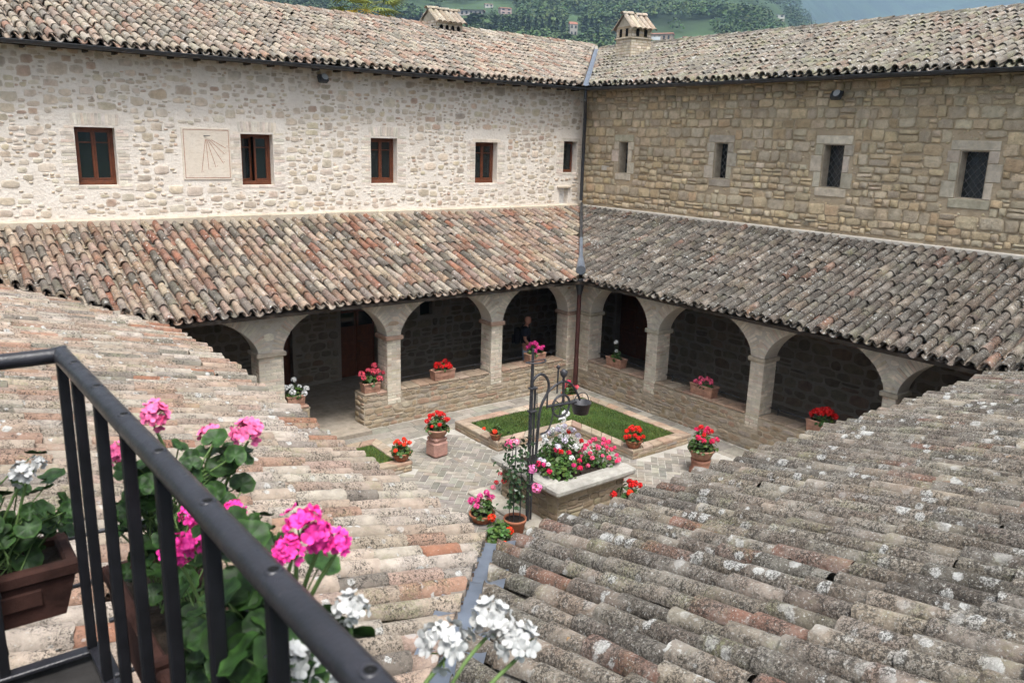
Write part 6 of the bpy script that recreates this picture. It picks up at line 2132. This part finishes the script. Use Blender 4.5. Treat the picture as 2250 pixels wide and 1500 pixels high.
def tree_thing(px, py, hp, kind, name, label, group, seed, nq=500, wid=1.0):
    rg = random.Random(seed)
    P, t = on_ground(px, py)
    hgt = hp * t / 1783
    o = empty(name, P - Vector((0, 0, .5)), label, 'tree', group)
    V, F, T = crown_pts(rg, kind, nq)
    V = V * np.array([hgt * wid, hgt * wid, hgt])
    mat = M['tree'] if kind in ('broad', 'umbrella') else M['tree_dark']
    cr = bpy.data.objects.new('crown', mk_mesh('crown', V, F, mat, T)); lk(cr, o)
    q = MB(); top = {'broad': .5, 'cypress': .4, 'conifer': .8, 'umbrella': .82}[kind]
    q.tube([(0, 0, 0), (.01 * hgt, 0, hgt * top * .5), (0, .01 * hgt, hgt * top)], [hgt * .022, hgt * .016, hgt * .008], 6)
    if kind in ('umbrella', 'broad'):
        for k_ in range(5):
            a = k_ * 1.26 + rg.random(); q.tube([(0, 0, hgt * top * .72), (.15 * hgt * math.cos(a) * wid, .15 * hgt * math.sin(a) * wid, hgt * top * .93), (.28 * hgt * math.cos(a) * wid, .28 * hgt * math.sin(a) * wid, hgt * (top + .03))], [hgt * .010, hgt * .007, hgt * .004], 5)
    q.build('trunk', M['bark'], o)
    return o
tree_thing(1330, 82, 52, 'umbrella', 'umbrella_pine', 'umbrella pine with bare forked trunk left of the tall chimney', None, 601, 900, .75)
cyp = [(1088, 84, 46), (1104, 86, 44), (1118, 88, 48), (1133, 89, 50), (1148, 90, 47), (1160, 92, 52), (1176, 93, 50), (1190, 94, 46), (1206, 95, 52), (1222, 96, 50), (1236, 97, 46), (1284, 96, 54), (1298, 97, 50), (1310, 98, 46)]
for i, (px, py, hp) in enumerate(cyp):
    tree_thing(px, py, hp, 'cypress', 'cypress_tree', 'slim dark cypress in the close row beyond the pale wing ridge', 'cypress row', 620 + i, 320, 1.25)
tree_thing(1048, 84, 46, 'broad', 'broad_tree', 'round bushy green tree right of the broad chimney', 'broad trees beyond the roofs', 640, 900, 1.6)
tree_thing(1240, 108, 30, 'broad', 'broad_tree', 'low light green tree below the grey tower', 'broad trees beyond the roofs', 641, 600, 2.2)
tree_thing(1325, 112, 34, 'broad', 'broad_tree', 'dark round tree hard against the left side of the tall chimney', 'broad trees beyond the roofs', 642, 700, 1.5)
tree_thing(1195, 104, 26, 'broad', 'broad_tree', 'small light green tree over the pale wing ridge', 'broad trees beyond the roofs', 643, 500, 1.6)
tree_thing(900, 58, 40, 'broad', 'broad_tree', 'bright green tree left of the broad chimney', 'broad trees beyond the roofs', 644, 700, 1.5)
tree_thing(1470, 112, 22, 'broad', 'broad_tree', 'green tree right of the tall chimney', 'broad trees beyond the roofs', 645, 500, 1.8)
tree_thing(1225, 92, 18, 'broad', 'broad_tree', 'small low tree just left of the grey tower house', 'broad trees beyond the roofs', 646, 300, 1.2)
# woods
var = {k_: [crown_pts(rg, k_, nq) for _ in range(5)] for k_, nq in (('broad', 36), ('cypress', 28), ('conifer', 32))}
VV, FF, TT, off = [], [], [], 0
cnt = 0
r_ = np.random.RandomState(12)
while cnt < 19000:
    az = math.radians(r_.uniform(24, 88)); t = 230 * (1700 / 230) ** (r_.uniform(0, 1) ** .8)
    x, y = CAM.x + t * math.cos(az), CAM.y + t * math.sin(az)
    cnt += 1
    meadow = math.sin(x * .0105 + 1.0) * math.sin(y * .0135 + .4) + .35 * math.sin(x * .04 + y * .03)
    azd = math.degrees(az)
    lim = 9 if azd > 44 else .25
    if meadow > lim and t > 500 and r_.uniform() < .93: continue
    z = ground_z(x, y)
    dark = math.sin(x * .012 - 1) + math.cos(y * .010 + .5) > .25
    kind = ('conifer' if r_.uniform() < .6 else 'cypress') if dark and r_.uniform() < .6 else 'broad'
    hgt = r_.uniform(4.5, 9.0) * (1.35 if kind != 'broad' else 1) * (1 + t / 2200)
    if blocked(x, y, z, hgt): continue
    V, F, T = var[kind][r_.randint(5)]
    a = r_.uniform(0, 6.28); c, s = math.cos(a), math.sin(a)
    w = hgt * r_.uniform(.9, 1.35) * (1.15 if kind == 'broad' else 1.0)
    W = np.stack([(V[:, 0] * c - V[:, 1] * s) * w + x, (V[:, 0] * s + V[:, 1] * c) * w + y, V[:, 2] * hgt + z - .8], 1)
    VV.append(W); FF.append(np.array(F) + off); off += len(V)
    tone = r_.uniform(.7, 1.3)
    TT.append(T * np.array([tone * r_.uniform(.85, 1.25), tone, tone * .95]) * (.62 if kind != 'broad' else 1.0))
V = np.concatenate(VV); F = np.concatenate(FF); T = np.concatenate(TT)
me = bpy.data.meshes.new('woodland'); me.vertices.add(len(V)); me.vertices.foreach_set('co', V.astype(np.float32).ravel())
me.loops.add(F.size); me.loops.foreach_set('vertex_index', F.ravel().astype(np.int32)); me.polygons.add(len(F)); me.polygons.foreach_set('loop_start', np.arange(0, F.size, 4))
me.update(); me.materials.append(M['tree'])
at = me.color_attributes.new('tint', 'FLOAT_COLOR', 'POINT'); at.data.foreach_set('color', np.concatenate([T, np.ones((len(T), 1))], 1).astype(np.float32).ravel())
o = bpy.data.objects.new('woodland', me); lk(o); tag(o, 'mixed green woodland covering the hillside beyond the roofs', 'woodland', kind='stuff')

# ---- fan palm behind the pale wing
pb = Vector((-1.5, 11.8, -6))
pm = empty('palm_tree', pb, 'fan palm with yellowing lower fronds behind the pale wing roof', 'tree')
q = MB(); q.tube([(0, 0, 0), (.05, 0, 7), (0, 0, 12.6)], [.2, .17, .16], 10); q.build('trunk', M['bark'], pm)
M['palm'] = m_leaf('palm frond', (.19, .22, .06), .3, .5)
rg = random.Random(700)
for i in range(34):
    a = i * 2.399; e = 1.35 - 2.1 * i / 34
    d = Vector((math.cos(e) * math.cos(a), math.cos(e) * math.sin(a), math.sin(e)))
    b = Vector((0, 0, 13.0)); h = b + d * .85
    tint = (1, 1, 1) if i < 24 else (2.4, 1.35, .7)
    q = MB(); q.tube([b, h], .012, 5, tint)
    sd_v = d.cross(Vector((0, 0, 1))).normalized(); up_ = sd_v.cross(d)
    for k_ in range(15):
        f = (k_ - 7) / 7
        dd = (d * math.cos(f * 1.25) + sd_v * math.sin(f * 1.25)).normalized()
        L = 1.05 * (1 - .25 * abs(f)); wv = up_.cross(dd).normalized() * .055
        p1, p2 = h + dd * L * .55 + up_ * .02, h + dd * L + Vector((0, 0, -.10 - .12 * abs(f)))
        q.add([h - wv * .3, h + wv * .3, p1 + wv, p1 - wv, p2], [(0, 1, 2, 3), (3, 2, 4)], tint)
    q.build('frond', M['palm'], pm)

# ---- air: one even, thin haze round everything
HB = bpy.data.materials.new('air'); HB.use_nodes = True
nt = HB.node_tree
for nd in list(nt.nodes):
    if nd.type == 'BSDF_PRINCIPLED': nt.nodes.remove(nd)
pvn = nt.nodes.new('ShaderNodeVolumePrincipled')
pvn.inputs['Color'].default_value = (.48, .70, 1.0, 1)
pvn.inputs['Density'].default_value = HAZE
pvn.inputs['Anisotropy'].default_value = 0.0
nt.links.new(pvn.outputs[0], nt.nodes['Material Output'].inputs['Volume'])
q = MB(); q.box(-9200, 9200, -9200, 9200, -16, 1010)
o = q.build('haze', HB); tag(o, kind='stuff')
